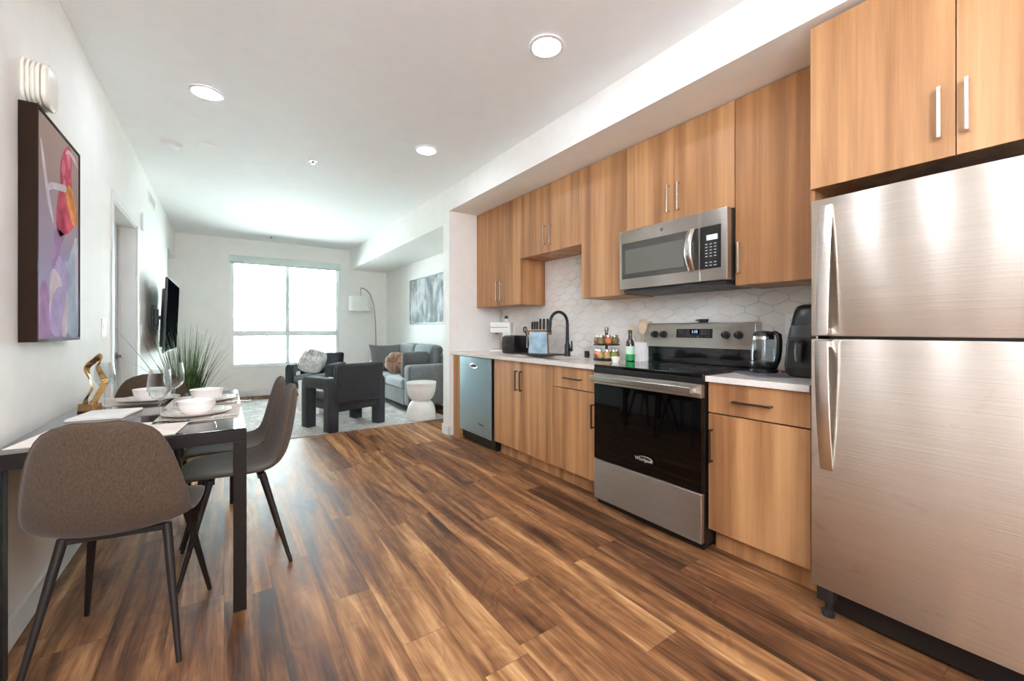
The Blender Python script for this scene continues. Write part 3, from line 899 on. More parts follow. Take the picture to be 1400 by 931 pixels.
def fhandle(parent, z_out, z_in):
    n = 16
    m = MB()
    pts = []
    for i in range(n + 1):
        t = i / n
        out = 0.060 - 0.054 * t ** 2.2
        pts.append((FX - out, z_out + (z_in - z_out) * t))
    back = [(p[0] + 0.012, p[1]) for p in pts][::-1]
    m.prism(pts + back, 'y', FB - 0.078, FB - 0.034, bev=0.004)
    m.box(FX - 0.055, FX, FB - 0.074, FB - 0.038, min(z_out, z_out + (z_in - z_out) * 0.05), max(z_out, z_out + (z_in - z_out) * 0.05), bev=0.003)
    m.sm = True
    m.build('handle', 'steel_handle', parent)
fhandle(up, 1.136, 1.648)
fhandle(lo, 1.112, 0.602)
MB().box(FX + 0.02, FX + 0.06, FA + 0.02, FB - 0.02, 1.117, 1.132).build('door_gasket', 'plastic_black', fr)
MB().box(FX + 0.02, FX + 0.05, FB - 0.06, FB - 0.012, 1.116, 1.134, bev=0.002).build('center_hinge', 'chrome', fr)
MB().box(FX + 0.06, KX - 0.06, FA + 0.02, FB - 0.06, 0.02, 0.11, bev=0.002).build('base_grille', 'plastic_black', fr)
for yy in (FA + 0.05, FB - 0.045):
    ft = MB().box(FX + 0.012, FX + 0.075, yy - 0.028, yy + 0.028, 0.068, 0.122, bev=0.004).lathe([(0, 0), (0.022, 0), (0.022, 0.02), (0.012, 0.026), (0.012, 0.07), (0, 0.07)], 20, mat=rot((FX + 0.05, yy, 0)))
    ft.build('foot', 'plastic_dark', fr)
# ---------------------------------------------------------------- things on the worktops
CT = 0.9175
fa = thing('faucet', 'tall black gooseneck kitchen faucet with pull-down spray head', 'faucet', (2.545, 2.78, CT))
MB().lathe([(0, 0), (0.029, 0), (0.029, 0.006), (0.026, 0.012), (0.026, 0.095), (0.022, 0.115), (0, 0.115)], 28, mat=rot((2.545, 2.78, CT))).build('base', 'matte_black', fa)
pts = [(2.545, 2.78, CT + 0.10), (2.545, 2.78, CT + 0.20), (2.545, 2.78, CT + 0.29)]
for i in range(1, 13):
    a = R(180 * i / 12 * 0.94)
    pts.append((2.545 - 0.102 + 0.102 * math.cos(a), 2.78, CT + 0.295 + 0.102 * math.sin(a)))
MB().tube(pts, [0.017, 0.0145] + [0.0135] * (len(pts) - 2), 14).build('neck', 'matte_black', fa)
e = pts[-1]
MB().tube([(e[0], e[1], e[2]), (e[0] - 0.004, e[1], e[2] - 0.03), (e[0] - 0.013, e[1], e[2] - 0.07), (e[0] - 0.018, e[1], e[2] - 0.098)], [0.0145, 0.016, 0.0185, 0.0195], 14).build('spray_head', 'matte_black', fa)
lv = MB().lathe([(0, 0), (0.016, 0), (0.016, 0.03), (0.014, 0.034), (0, 0.034)], 18, mat=rot((2.545, 2.757, CT + 0.06), rx=R(90)))
lv.tube([(2.545, 2.737, CT + 0.062), (2.545, 2.722, CT + 0.085), (2.545, 2.722, CT + 0.115), (2.543, 2.726, CT + 0.14)], [0.009, 0.008, 0.007, 0.006], 10)
lv.build('lever', 'matte_black', fa)
solo(MB().lathe([(0, 0), (0.021, 0), (0.021, 0.05), (0.018, 0.056), (0, 0.056)], 24).box(-0.014, 0.014, -0.022, -0.018, 0.018, 0.032, bev=0.001), 'air_gap', 'matte_black', 'short black cylinder cap on the counter right of the faucet', 'air gap', (2.56, 2.55, CT), world=False)

# coffee maker
CML, CMR = (2.47, 3.76, CT), R(-52)
cm = thing('coffee_maker', 'white single-serve coffee maker at the partition end of counter', 'coffee maker', CML, CMR)
def cbox(*a_, **k_):
    m__ = MB().box(*a_, **k_); m__.sm = True
    return m__
cbox(0.035, 0.125, -0.062, 0.062, 0.0, 0.300, bev=0.012, seg=3).build('body', 'plastic_white', cm, world=False)
cbox(-0.105, 0.125, -0.064, 0.064, 0.205, 0.322, bev=0.016, seg=3).build('brew_head', 'plastic_white', cm, world=False)
cbox(-0.115, 0.034, -0.062, 0.062, 0.0, 0.026, bev=0.007, seg=3).build('drip_base', 'plastic_white', cm, world=False)
MB().box(-0.100, 0.022, -0.048, 0.048, 0.0255, 0.0285, bev=0.001).build('drip_tray', 'dark_chrome', cm, world=False)
MB().lathe([(0, 0), (0.022, 0), (0.022, 0.012), (0, 0.012)], 20, mat=rot((-0.045, 0, 0.195))).build('spout', 'plastic_dark', cm, world=False)
MB().box(-0.100, 0.10, -0.0655, 0.0655, 0.262, 0.268, bev=0.001).build('lid_seam', 'lamp_steel', cm, world=False)
cs = thing('potted_succulent', 'tiny succulent in a white cup on top of the coffee maker', 'plant', (2.50, 3.70, CT + 0.3222))
CZ = CT + 0.3222
MB().lathe([(0, 0.0), (0.020, 0.0), (0.026, 0.036), (0.023, 0.036), (0.021, 0.028), (0, 0.028)], 20, mat=rot((2.50, 3.70, CZ))).build('pot', 'porcelain', cs)
fo = MB()
for k in range(14):
    a = k * 2.4; l = 0.030 - 0.001 * k
    fo.tube([(2.50, 3.70, CZ + 0.027), (2.50 + l * 0.5 * math.cos(a), 3.70 + l * 0.5 * math.sin(a), CZ + 0.037 + k * 0.0012), (2.50 + l * 0.8 * math.cos(a), 3.70 + l * 0.8 * math.sin(a), CZ + 0.047 + k * 0.002)], [0.004, 0.006, 0.0015], 6)
fo.build('leaves', 'leaf_dark', cs)

# toaster
to = thing('toaster', 'black two-slot toaster beside the white coffee maker', 'toaster', (2.42, 3.40, CT))
tb = MB().prism([(2.335, CT + 0.012), (2.325, CT + 0.10), (2.338, CT + 0.165), (2.36, CT + 0.180), (2.50, CT + 0.180), (2.522, CT + 0.165), (2.532, CT + 0.10), (2.522, CT + 0.012)], 'y', 3.33, 3.535, bev=0.012, seg=3)
tb.sm = True
tb.build('body', 'plastic_black', to)
MB().box(2.345, 2.515, 3.335, 3.53, CT, CT + 0.013, bev=0.003).build('base', 'plastic_dark', to)
MB().box(2.36, 2.50, 3.385, 3.408, CT + 0.178, CT + 0.1815).box(2.36, 2.50, 3.457, 3.480, CT + 0.178, CT + 0.1815).build('slots', 'gap_dark', to)
MB().box(2.305, 2.335, 3.41, 3.46, CT + 0.11, CT + 0.125, bev=0.004).build('lever', 'plastic_dark', to)
MB().lathe([(0, 0.010), (0.011, 0.010), (0.013, 0), (0, 0)], 18, mat=on_face(2.329, 3.435, CT + 0.06)).build('knob', 'dark_chrome', to)

# cutting board, knife block with knives
solo(MB().box(-0.13, 0.13, -0.19, 0.19, 0, 0.012, bev=0.004), 'cutting_board', 'board_brown', 'dark brown wooden board lying under the knife block', 'board', (2.50, 3.09, CT), world=False)
KB = (2.50, 3.13, CT + 0.0122)
KR = R(38)
kb = thing('knife_block', 'wood knife block with black knives, blue window reflection painted on its front', 'knife block', KB, KR)
M['block_reflection'] = plain('block_reflection', (176, 206, 222), 0.22, var=0.15).m  # window reflection painted as pale blue on the block front
blk = [(-0.090, 0.0), (0.090, 0.0), (0.112, 0.215), (-0.112, 0.200)]
MB().prism([(-0.086, 0.0), (0.086, 0.0), (0.074, 0.178), (0.112, 0.178), (0.112, 0.222), (-0.112, 0.222), (-0.112, 0.178), (-0.074, 0.178)], 'x', -0.035, 0.060, bev=0.003).build('block', 'block_wood', kb, world=False)
MB().prism([(-0.092, 0.0), (0.092, 0.0), (0.084, 0.205), (-0.084, 0.205)], 'x', -0.056, -0.0355, bev=0.004).build('front_panel', 'block_reflection', kb, world=False)
def knife(px, py, hl, big, label):
    lc = Matrix.Translation(KB) @ Matrix.Rotation(KR, 4, 'Z') @ Vector((px, py, 0.2225))
    k = thing('kitchen_knife', label, 'knife', lc, KR, group='knives in the block')
    m = Matrix.Rotation(R(5), 4, 'Y')
    MB().prism([(-0.009 * big, 0.006), (0.010 * big, 0.006), (0.011 * big, hl * 0.55), (0.013 * big, hl), (-0.006 * big, hl + 0.006), (-0.011 * big, hl * 0.9), (-0.007 * big, hl * 0.4)], 'y', -0.0095, 0.0095, bev=0.003, mat=m).build('handle', 'plastic_black', k, world=False)
    MB().box(-0.009 * big, 0.010 * big, -0.006, 0.006, 0.0, 0.009, bev=0.001, mat=m).build('bolster', 'chrome', k, world=False)
    for zz in (0.03, 0.055, 0.08):
        MB().lathe([(0, -0.0100), (0.002, -0.0100), (0.002, 0.0100), (0, 0.0100)], 8, mat=m @ rot((0.001, 0, zz * hl / 0.1), rx=R(90))).build('rivet', 'chrome', k, world=False)
for i, (px, py, hl, bg_, lb) in enumerate((
        (-0.015, 0.066, 0.075, 0.9, 'short black-handled knife at the scissors end of the block'),
        (-0.015, 0.042, 0.078, 0.9, 'short black-handled knife second from the scissors'),
        (-0.015, 0.018, 0.078, 0.9, 'short black-handled knife third from the scissors'),
        (0.030, -0.002, 0.105, 1.1, 'tall black-handled knife nearest the scissors of the three tall ones'),
        (0.030, -0.038, 0.106, 1.1, 'tall black-handled knife in the middle of the three tall ones'),
        (0.030, -0.074, 0.106, 1.1, 'tall black-handled knife nearest the faucet of the three tall ones'))):
    knife(px, py, hl, bg_, lb)
SCL = Matrix.Translation(KB) @ Matrix.Rotation(KR, 4, 'Z') @ Vector((0.0, 0.1225, 0.11))
sc = thing('kitchen_scissors', 'black-handled scissors hung on the end of the knife block', 'scissors', SCL, KR)
for s in (-1, 1):
    lp = MB().tube([(s * 0.010, 0.016 * (s > 0) + 0.012 + 0.013 * math.cos(a), 0.118 + 0.026 * math.sin(a)) for a in [2 * PI * i / 20 for i in range(20)]], 0.004, 8, loop=True)
    lp.tube([(s * 0.008, 0.010 + 0.010 * (s > 0), 0.094), (0, 0.001, 0.050)], 0.005, 8)
    lp.build('handle', 'plastic_black', sc, world=False)
MB().box(-0.010, 0.010, -0.004, 0.002, -0.06, 0.052, bev=0.001).build('blades', 'chrome', sc, world=False)

# spice carousel: two tiers of jars, each jar a thing of its own
SPX, SPY = 2.45, 2.228
sr = thing('spice_carousel', 'black two-tier revolving spice rack left of the stove', 'spice rack', (SPX, SPY, CT))
MB().lathe([(0, 0), (0.098, 0), (0.102, 0.006), (0.102, 0.014), (0.098, 0.018), (0, 0.018)], 36, mat=rot((SPX, SPY, CT))).build('base', 'plastic_black', sr)
MB().lathe([(0, 0.018), (0.011, 0.018), (0.011, 0.225), (0, 0.225)], 16, mat=rot((SPX, SPY, CT))).build('post', 'plastic_black', sr)
MB().lathe([(0.010, 0.118), (0.098, 0.118), (0.102, 0.121), (0.102, 0.126), (0.098, 0.128), (0.010, 0.128)], 36, mat=rot((SPX, SPY, CT)), closed=True).build('shelf', 'plastic_black', sr)
MB().lathe([(0, 0.216), (0.013, 0.216), (0.016, 0.232), (0.018, 0.240), (0.018, 0.252), (0.014, 0.256), (0, 0.256)], 20, mat=rot((SPX, SPY, CT))).build('knob', 'chrome', sr)
sp_cols = ['spice_red', 'spice_tan', 'spice_tan', 'spice_green', 'spice_brown', 'spice_olive', 'spice_orange', 'spice_brown',
           'spice_brown', 'spice_olive', 'spice_orange', 'spice_olive', 'spice_brown', 'spice_tan', 'spice_red', 'spice_olive']
tones = {'spice_red': 'brick red', 'spice_tan': 'tan', 'spice_green': 'bright green', 'spice_brown': 'brown', 'spice_olive': 'olive brown', 'spice_orange': 'orange'}
where = ['at the faucet side facing the room', 'facing the room, left of the middle', 'facing the room, right of the middle', 'at the stove side facing the room', 'at the stove side', 'at the back towards the stove', 'at the back by the wall', 'at the back towards the faucet']
for tier in (0, 1):
    for k in range(8):
        a = R(130 + 45 * k + (8 if tier else 0) + 4)
        jx, jy = SPX + 0.073 * math.cos(a), SPY + 0.073 * math.sin(a)
        jz = CT + (0.0185 if tier == 0 else 0.1285)
        cm_ = sp_cols[tier * 8 + k]
        j = thing('spice_jar', 'x', 'jar', (jx, jy, jz), group='jars on the spice rack')
        JM = rot((jx, jy, jz))
        MB().lathe([(0, 0.0), (0.015, 0.0), (0.024, 0.010), (0.0265, 0.026), (0.024, 0.040), (0.016, 0.050), (0.016, 0.056), (0, 0.056)], 24, mat=JM).build('jar_body', cm_, j)
        MB().lathe([(0, 0.054), (0.0185, 0.054), (0.0185, 0.069), (0.017, 0.071), (0, 0.071)], 24, mat=JM).build('lid', 'chrome', j)
        j['label'] = ('upper' if tier else 'lower') + '-tier spice jar, ' + tones[cm_] + ', ' + where[k]
cu = thing('small_bowl', 'tiny white footed cup in front of the spice rack', 'cup', (2.315, 2.02, CT))
MB().lathe([(0, 0), (0.018, 0), (0.019, 0.006), (0.028, 0.020), (0.033, 0.044), (0.030, 0.044), (0.025, 0.022), (0, 0.012)], 28, mat=rot((2.315, 2.02, CT))).build('cup_body', 'porcelain', cu)

# oil bottle and utensil crock
bo = thing('oil_bottle', 'dark glass oil bottle with green and pale label', 'bottle', (2.445, 1.995, CT))
BM = rot((2.445, 1.995, CT))
MB().lathe([(0, 0), (0.030, 0), (0.032, 0.004), (0.032, 0.125), (0.028, 0.150), (0.014, 0.175), (0.0125, 0.215), (0, 0.215)], 28, mat=BM).build('bottle_body', 'bottle_dark', bo)
MB().lathe([(0.0325, 0.015), (0.0328, 0.015), (0.0328, 0.060), (0.0325, 0.060)], 28, mat=BM, closed=True).build('label_band', 'label_green', bo)
MB().lathe([(0.0325, 0.060), (0.0328, 0.060), (0.0328, 0.118), (0.0325, 0.118)], 28, mat=BM, closed=True).build('label_band', 'label_pale', bo)
MB().lathe([(0, 0.214), (0.0145, 0.214), (0.0145, 0.236), (0, 0.236)], 18, mat=BM).build('cap', 'leaf_dark', bo)
cr = thing('utensil_crock', 'ribbed white crock holding wooden utensils beside the stove', 'crock', (2.61, 2.025, CT))
n = 60
prof = [(0, 0), (0.055, 0), (0.058, 0.004), (0.060, 0.14), (0.058, 0.145), (0.054, 0.14), (0.052, 0.012), (0, 0.012)]
mb = MB().lathe(prof, 48, mat=rot((2.61, 2.025, CT)))
for i in range(24):
    a = 2 * PI * i / 24
    mb.tube([(2.61 + 0.0585 * math.cos(a), 2.025 + 0.0585 * math.sin(a), CT + 0.008), (2.61 + 0.0600 * math.cos(a), 2.025 + 0.0600 * math.sin(a), CT + 0.137)], 0.003, 6)
mb.build('crock_body', 'plaster_white', cr)
def utensil(kind, dx, dy, lx, ly, ln, label):
    u = thing(kind, label, 'utensil', (2.61 + dx, 2.025 + dy, CT + 0.015), group='utensils in the crock')
    b0 = Vector((2.61 + dx * 0.6, 2.025 + dy * 0.6, CT + 0.02)); t1 = Vector((2.61 + dx + lx, 2.025 + dy + ly, CT + ln))
    MB().tube([b0, b0.lerp(t1, 0.6), t1], [0.006, 0.0055, 0.007], 8).build('handle', 'wood_spoon', u)
    d_ = (t1 - b0).normalized()
    nx = Vector((-0.80, -0.60, 0.0)); nx = (nx - d_ * nx.dot(d_)).normalized()
    q = Matrix((nx, d_.cross(nx), d_)).transposed().to_4x4()      # x faces the room, z runs along the handle
    if kind == 'wooden_spoon':
        MB().lathe([(0, -0.008), (0.4, -0.006), (0.8, 0.0), (1.0, 0.006), (0.85, 0.005), (0, 0.0)], 20, mat=Matrix.Translation(t1 + d_ * 0.025) @ q @ Matrix.Rotation(R(90), 4, 'Y') @ Matrix.Diagonal((0.034, 0.022, 1, 1))).build('bowl', 'wood_spoon', u)
    else:
        mm = MB()
        if kind == 'slotted_spatula':
            for s in (-0.02, -0.007, 0.006, 0.019):
                mm.box(-0.002, 0.002, s - 0.004, s + 0.004, 0.0, 0.07)
            mm.box(-0.002, 0.002, -0.024, 0.023, 0.066, 0.082, bev=0.001).box(-0.002, 0.002, -0.024, 0.023, -0.008, 0.006, bev=0.001)
        else:
            mm.prism([(-0.014, -0.005), (0.014, -0.005), (0.030, 0.03), (0.032, 0.088), (-0.024, 0.100), (-0.030, 0.03)], 'x', -0.0025, 0.0025, bev=0.001)
        bl_ = mm.build('blade', 'wood_spoon', u)
        bl_.data.transform((Matrix.Translation(t1 - Vector(u.location)) @ q) @ Matrix.Translation(Vector(u.location)))
utensil('wooden_spoon', -0.012, 0.026, -0.014, 0.022, 0.215, 'wooden spoon leaning towards the spice rack in the crock')
utensil('slotted_spatula', 0.012, 0.008, 0.012, 0.002, 0.235, 'slotted wooden turner standing at the middle of the crock')
utensil('wooden_spatula', -0.016, -0.018, -0.010, -0.012, 0.215, 'broad wooden spatula leaning towards the stove in the crock')
utensil('wooden_spoon', 0.03, -0.022, 0.016, -0.018, 0.245, 'tall wooden spoon at the back of the crock')

# black spoon rest on top of the stove
srr = MB().lathe([(0, 0.0), (0.8, 0.0), (1.0, 0.010), (1.0, 0.014), (0.85, 0.012), (0.2, 0.010), (0, 0.010)], 28, mat=Matrix.Diagonal((0.026, 0.036, 1.7, 1)))
srr.tube([(0, 0.03, 0.014), (0, 0.045, 0.018), (0.0, 0.056, 0.016)], [0.009, 0.008, 0.005], 8, flat=(1, 0.6))
solo(srr, 'spoon_rest', 'plastic_black', 'small black oval dish lying on top of the stove control panel', 'dish', (2.64, 1.545, 1.2035), world=False)

# pad, kettle, packet, air fryer on the short worktop
solo(MB().box(-0.14, 0.14, -0.095, 0.095, 0, 0.006, bev=0.002), 'drying_pad', 'slate_pad', 'grey square pad under the glass kettle', 'pad', (2.335, 1.045, CT), world=False, rz=R(50))
PZ = CT + 0.0062
kt = thing('electric_kettle', 'glass electric kettle with black handle and lid on grey pad', 'kettle', (2.43, 1.075, PZ))
KM = rot((2.43, 1.075, PZ))
MB().lathe([(0, 0), (0.066, 0), (0.070, 0.004), (0.070, 0.016), (0.062, 0.024), (0, 0.024)], 36, mat=KM).build('power_base', 'plastic_black', kt)
MB().lathe([(0, 0.025), (0.066, 0.025), (0.068, 0.030), (0.067, 0.058), (0, 0.058)], 36, mat=KM).build('heater_collar', 'plastic_black', kt)
MB().lathe([(0.0655, 0.058), (0.068, 0.080), (0.066, 0.115), (0.058, 0.165), (0.053, 0.190), (0.051, 0.190), (0.056, 0.165), (0.064, 0.115), (0.066, 0.080), (0.0635, 0.058)], 36, mat=KM, closed=True).build('glass_body', 'kettle_glass', kt)
MB().lathe([(0.0535, 0.180), (0.0555, 0.180), (0.0545, 0.196), (0.0525, 0.196)], 36, mat=KM, closed=True).build('rim_band', 'chrome', kt)
MB().lathe([(0, 0.190), (0.052, 0.190), (0.050, 0.208), (0.040, 0.222), (0.0, 0.228)], 36, mat=KM).build('lid', 'plastic_black', kt)
hp = [(0.045, 0.208), (0.075, 0.216), (0.096, 0.205), (0.101, 0.17), (0.100, 0.12), (0.092, 0.075), (0.078, 0.045), (0.064, 0.036)]
hd_ = Vector((-0.35, -0.94, 0)).normalized()
MB().tube([(2.43 + hd_.x * r_, 1.075 + hd_.y * r_, PZ + z_) for r_, z_ in hp], [0.012, 0.014, 0.015, 0.014, 0.014, 0.014, 0.014, 0.012], 12, flat=(1.15, 0.75)).build('handle', 'plastic_black', kt)
solo(MB().box(-0.025, 0.025, -0.014, 0.014, 0, 0.012, bev=0.003), 'sauce_packet', 'red_pack', 'small dark red packet lying beside the air fryer', 'packet', (2.475, 0.99, PZ), world=False, rz=R(25))
af = thing('air_fryer', 'black air fryer with tapered top, partly behind the fridge', 'air fryer', (2.47, 0.845, CT))
def ring(w, d_, z, xo, n=40, p=3.2):
    out = []
    for i in range(n):
        a = 2 * PI * i / n
        c_, s_ = math.cos(a), math.sin(a)
        out.append((2.47 + xo + math.copysign(abs(c_) ** (2 / p), c_) * d_, 0.845 + math.copysign(abs(s_) ** (2 / p), s_) * w, CT + z))
    return out
def loft(rings):
    m = MB(); t = bmesh.new()
    vs_ = [[t.verts.new(p) for p in r_] for r_ in rings]
    for a, b in zip(vs_, vs_[1:]):
        for i in range(len(a)):
            t.faces.new((a[i], a[(i + 1) % len(a)], b[(i + 1) % len(a)], b[i]))
    t.faces.new(vs_[0]); t.faces.new(vs_[-1])
    bmesh.ops.recalc_face_normals(t, faces=t.faces[:])
    m._add(t); m.sm = True
    return m
loft([ring(0.100, 0.140, 0.008, 0), ring(0.110, 0.150, 0.022, 0), ring(0.114, 0.153, 0.06, 0), ring(0.108, 0.148, 0.15, 0.004), ring(0.098, 0.138, 0.235, 0.012), ring(0.094, 0.134, 0.255, 0.014)]).build('body', 'plastic_dark', af)
loft([ring(0.094, 0.134, 0.258, 0.014), ring(0.090, 0.130, 0.285, 0.018), ring(0.083, 0.120, 0.335, 0.026), ring(0.074, 0.106, 0.358, 0.03), ring(0.055, 0.085, 0.366, 0.03)]).build('lid', 'plastic_black', af)
dwp = []
for i in range(11):
    a = R(-58 + 116 * i / 10)
    dwp.append(a)
MB().prism([(0.845 - 0.072, CT + 0.04), (0.845 + 0.072, CT + 0.04), (0.845 + 0.066, CT + 0.20), (0.845 - 0.066, CT + 0.20)], 'x', 2.47 - 0.165, 2.47 - 0.125, bev=0.012, seg=3).build('basket', 'plastic_black', af)
MB().tube([(2.31, 0.845, CT + 0.18), (2.27, 0.845, CT + 0.165), (2.262, 0.845, CT + 0.12), (2.268, 0.845, CT + 0.085)], [0.016, 0.016, 0.015, 0.013], 12, flat=(1.2, 0.8)).build('handle', 'plastic_dark', af)
for sx_ in (-0.10, 0.10):
    for sy_ in (-0.07, 0.07):
        MB().lathe([(0, 0), (0.012, 0), (0.012, 0.012), (0, 0.012)], 14, mat=rot((2.47 + sx_, 0.845 + sy_, CT))).build('foot', 'plastic_black', af)

# ---------------------------------------------------------------- plates on walls
def outlet_plate(name, label, cat, loc, normal, kind='outlet', gang=1):
    """small wall plate; normal 'x-' faces the room from the kitchen wall, 'x+' from the left wall, 'y-' from the partition"""
    r_ = thing(name, label, cat, loc)
    F = {'x-': FACE, 'x+': Matrix(((0, 0, 1, 0), (1, 0, 0, 0), (0, 1, 0, 0), (0, 0, 0, 1))), 'y-': Matrix(((1, 0, 0, 0), (0, 0, -1, 0), (0, 1, 0, 0), (0, 0, 0, 1)))}[normal]
    m = Matrix.Translation(loc) @ F
    w_ = 0.036 + 0.023 * (gang - 1)
    MB().box(-w_, w_, -0.058, 0.058, 0, 0.006, bev=0.002, mat=m).build('cover_plate', 'plastic_white', r_)
    for g in range(gang):
        cx_ = (g - (gang - 1) / 2) * 0.046
        if kind == 'outlet':
            for s in (-1, 1):
                so = MB().box(cx_ - 0.016, cx_ + 0.016, s * 0.020 - 0.014, s * 0.020 + 0.014, 0.005, 0.0075, bev=0.002, mat=m).build('socket', 'plastic_white', r_)
                MB().box(cx_ - 0.008, cx_ - 0.006, s * 0.020 - 0.005, s * 0.020 + 0.006, 0.0073, 0.0079, mat=m).box(cx_ + 0.006, cx_ + 0.008, s * 0.020 - 0.005, s * 0.020 + 0.006, 0.0073, 0.0079, mat=m).build('slots', 'plastic_dark', so)
        else:
            MB().box(cx_ - 0.016, cx_ + 0.016, -0.033, 0.033, 0.005, 0.009, bev=0.002, mat=m).build('rocker', 'plastic_white', r_)
    return r_
outlet_plate('wall_outlet', 'white double outlet on backsplash between kettle and air fryer', 'outlet', (KX - 0.0082, 1.03, 1.19), 'x-')
outlet_plate('wall_outlet', 'white outlet plate on backsplash above the black toaster', 'outlet', (KX - 0.0082, 3.86, 1.14), 'x-', 'outlet', 2)
outlet_plate('light_switch', 'white switch plate on the partition beside the wall cabinets', 'light switch', (2.152, 4.1098, 1.19), 'y-', 'switch')
outlet_plate('light_switch', 'white switch plate between the framed print and doorway', 'light switch', (LX + 0.0002, 3.705, 1.17), 'x+', 'switch')
outlet_plate('wall_outlet', 'white plate on the left wall between doorway and television', 'outlet', (LX + 0.0002, 5.22, 1.145), 'x+', 'outlet')

# ---------------------------------------------------------------- wall print, alarm, vents
pr = thing('framed_print', 'tall framed print of hands holding a cocktail glass', 'picture', (LX, 2.65, 1.107))
P0, P1, PZ0, PZ1 = 2.363, 2.943, 1.107, 2.032
f = MB()
f.box(LX + 0.001, LX + 0.052, P0, P0 + 0.012, PZ0, PZ1, bev=0.001).box(LX + 0.001, LX + 0.052, P1 - 0.012, P1, PZ0, PZ1, bev=0.001)
f.box(LX + 0.001, LX + 0.052, P0 + 0.012, P1 - 0.012, PZ0, PZ0 + 0.012, bev=0.001).box(LX + 0.001, LX + 0.052, P0 + 0.012, P1 - 0.012, PZ1 - 0.012, PZ1, bev=0.001)
f.build('frame', 'frame_brown', pr)
ART = LX + 0.048
pm = MB().box(LX + 0.02, ART, P0 + 0.012, P1 - 0.012, PZ0 + 0.012, PZ1 - 0.012)
def blob(pts, mi, k):
    """flat printed shape on the picture surface; pts in 0..1 across (from the door end on the left) and up"""
    n = len(pts)
    sm_ = []
    for i in range(n):
        p0, p1, p2, p3 = pts[i - 1], pts[i], pts[(i + 1) % n], pts[(i + 2) % n]
        for q in range(5):
            t = q / 5
            sm_.append(tuple(0.5 * (2 * p1[c] + (p2[c] - p0[c]) * t + (2 * p0[c] - 5 * p1[c] + 4 * p2[c] - p3[c]) * t * t + (3 * p1[c] - p0[c] - 3 * p2[c] + p3[c]) * t ** 3) for c in (0, 1)))
    W_, H_ = P1 - P0 - 0.024, PZ1 - PZ0 - 0.024
    pm.prism([(P0 + 0.012 + min(max(a, 0), 1) * W_, PZ0 + 0.012 + min(max(b, 0), 1) * H_) for a, b in sm_], 'x', ART, ART + 0.0003 * k, mi=mi)
blob([(0.40, 0.55), (0.42, 0.66), (0.50, 0.74), (0.60, 0.76), (0.74, 0.74), (0.88, 0.72), (0.95, 0.66), (0.86, 0.60), (0.74, 0.55), (0.60, 0.52), (0.48, 0.50)], 1, 1)
blob([(0.52, 0.74), (0.50, 0.84), (0.55, 0.91), (0.62, 0.96), (0.72, 0.99), (0.80, 0.95), (0.78, 0.86), (0.80, 0.78), (0.70, 0.74)], 1, 2)
blob([(0.52, 0.83), (0.54, 0.88), (0.60, 0.89), (0.62, 0.85), (0.58, 0.81)], 2, 3)
blob([(0.55, 0.76), (0.58, 0.80), (0.64, 0.79), (0.64, 0.75), (0.59, 0.73)], 2, 4)
blob([(0.66, 0.90), (0.66, 0.95), (0.72, 0.97), (0.76, 0.92), (0.72, 0.87)], 2, 3)
blob([(0.62, 0.74), (0.72, 0.79), (0.84, 0.76), (0.94, 0.66), (0.90, 0.60), (0.80, 0.60), (0.70, 0.66)], 3, 5)
blob([(0.06, 0.86), (0.09, 0.86), (0.24, 0.66), (0.33, 0.56), (0.30, 0.55), (0.18, 0.66)], 4, 5)
blob([(0.22, 0.68), (0.24, 0.72), (0.44, 0.75), (0.62, 0.77), (0.62, 0.74), (0.46, 0.72), (0.30, 0.70)], 4, 6)
blob([(0.62, 0.93), (0.70, 0.97), (0.86, 0.96), (0.96, 0.93), (0.95, 0.92), (0.84, 0.94), (0.70, 0.95)], 4, 6)
blob([(0.38, 0.52), (0.34, 0.44), (0.28, 0.36), (0.34, 0.33), (0.44, 0.38), (0.52, 0.46), (0.60, 0.52)], 6, 1)
blob([(0.58, 0.36), (0.70, 0.40), (0.82, 0.48), (0.98, 0.54), (0.99, 0.30), (0.98, 0.02), (0.70, 0.02), (0.60, 0.16)], 7, 1)
blob([(0.30, 0.26), (0.36, 0.34), (0.46, 0.40), (0.56, 0.38), (0.70, 0.34), (0.74, 0.26), (0.62, 0.22), (0.66, 0.14), (0.56, 0.02), (0.30, 0.02), (0.24, 0.12)], 5, 2)
blob([(0.26, 0.28), (0.34, 0.33), (0.48, 0.30), (0.54, 0.26), (0.40, 0.24), (0.30, 0.18), (0.24, 0.12)], 4, 3)
blob([(0.52, 0.02), (0.58, 0.14), (0.66, 0.22), (0.70, 0.16), (0.66, 0.02)], 4, 3)
blob([(0.86, 0.50), (0.95, 0.52), (0.97, 0.30), (0.94, 0.10), (0.90, 0.24)], 4, 3)
blob([(0.02, 0.02), (0.02, 0.20), (0.14, 0.26), (0.24, 0.18), (0.24, 0.02)], 6, 1)
pm.build('canvas', ['print_ground', 'ink_red', 'ink_rose', 'ink_amber', 'ink_white', 'ink_lilac', 'ink_mauve', 'ink_blue'], pr)

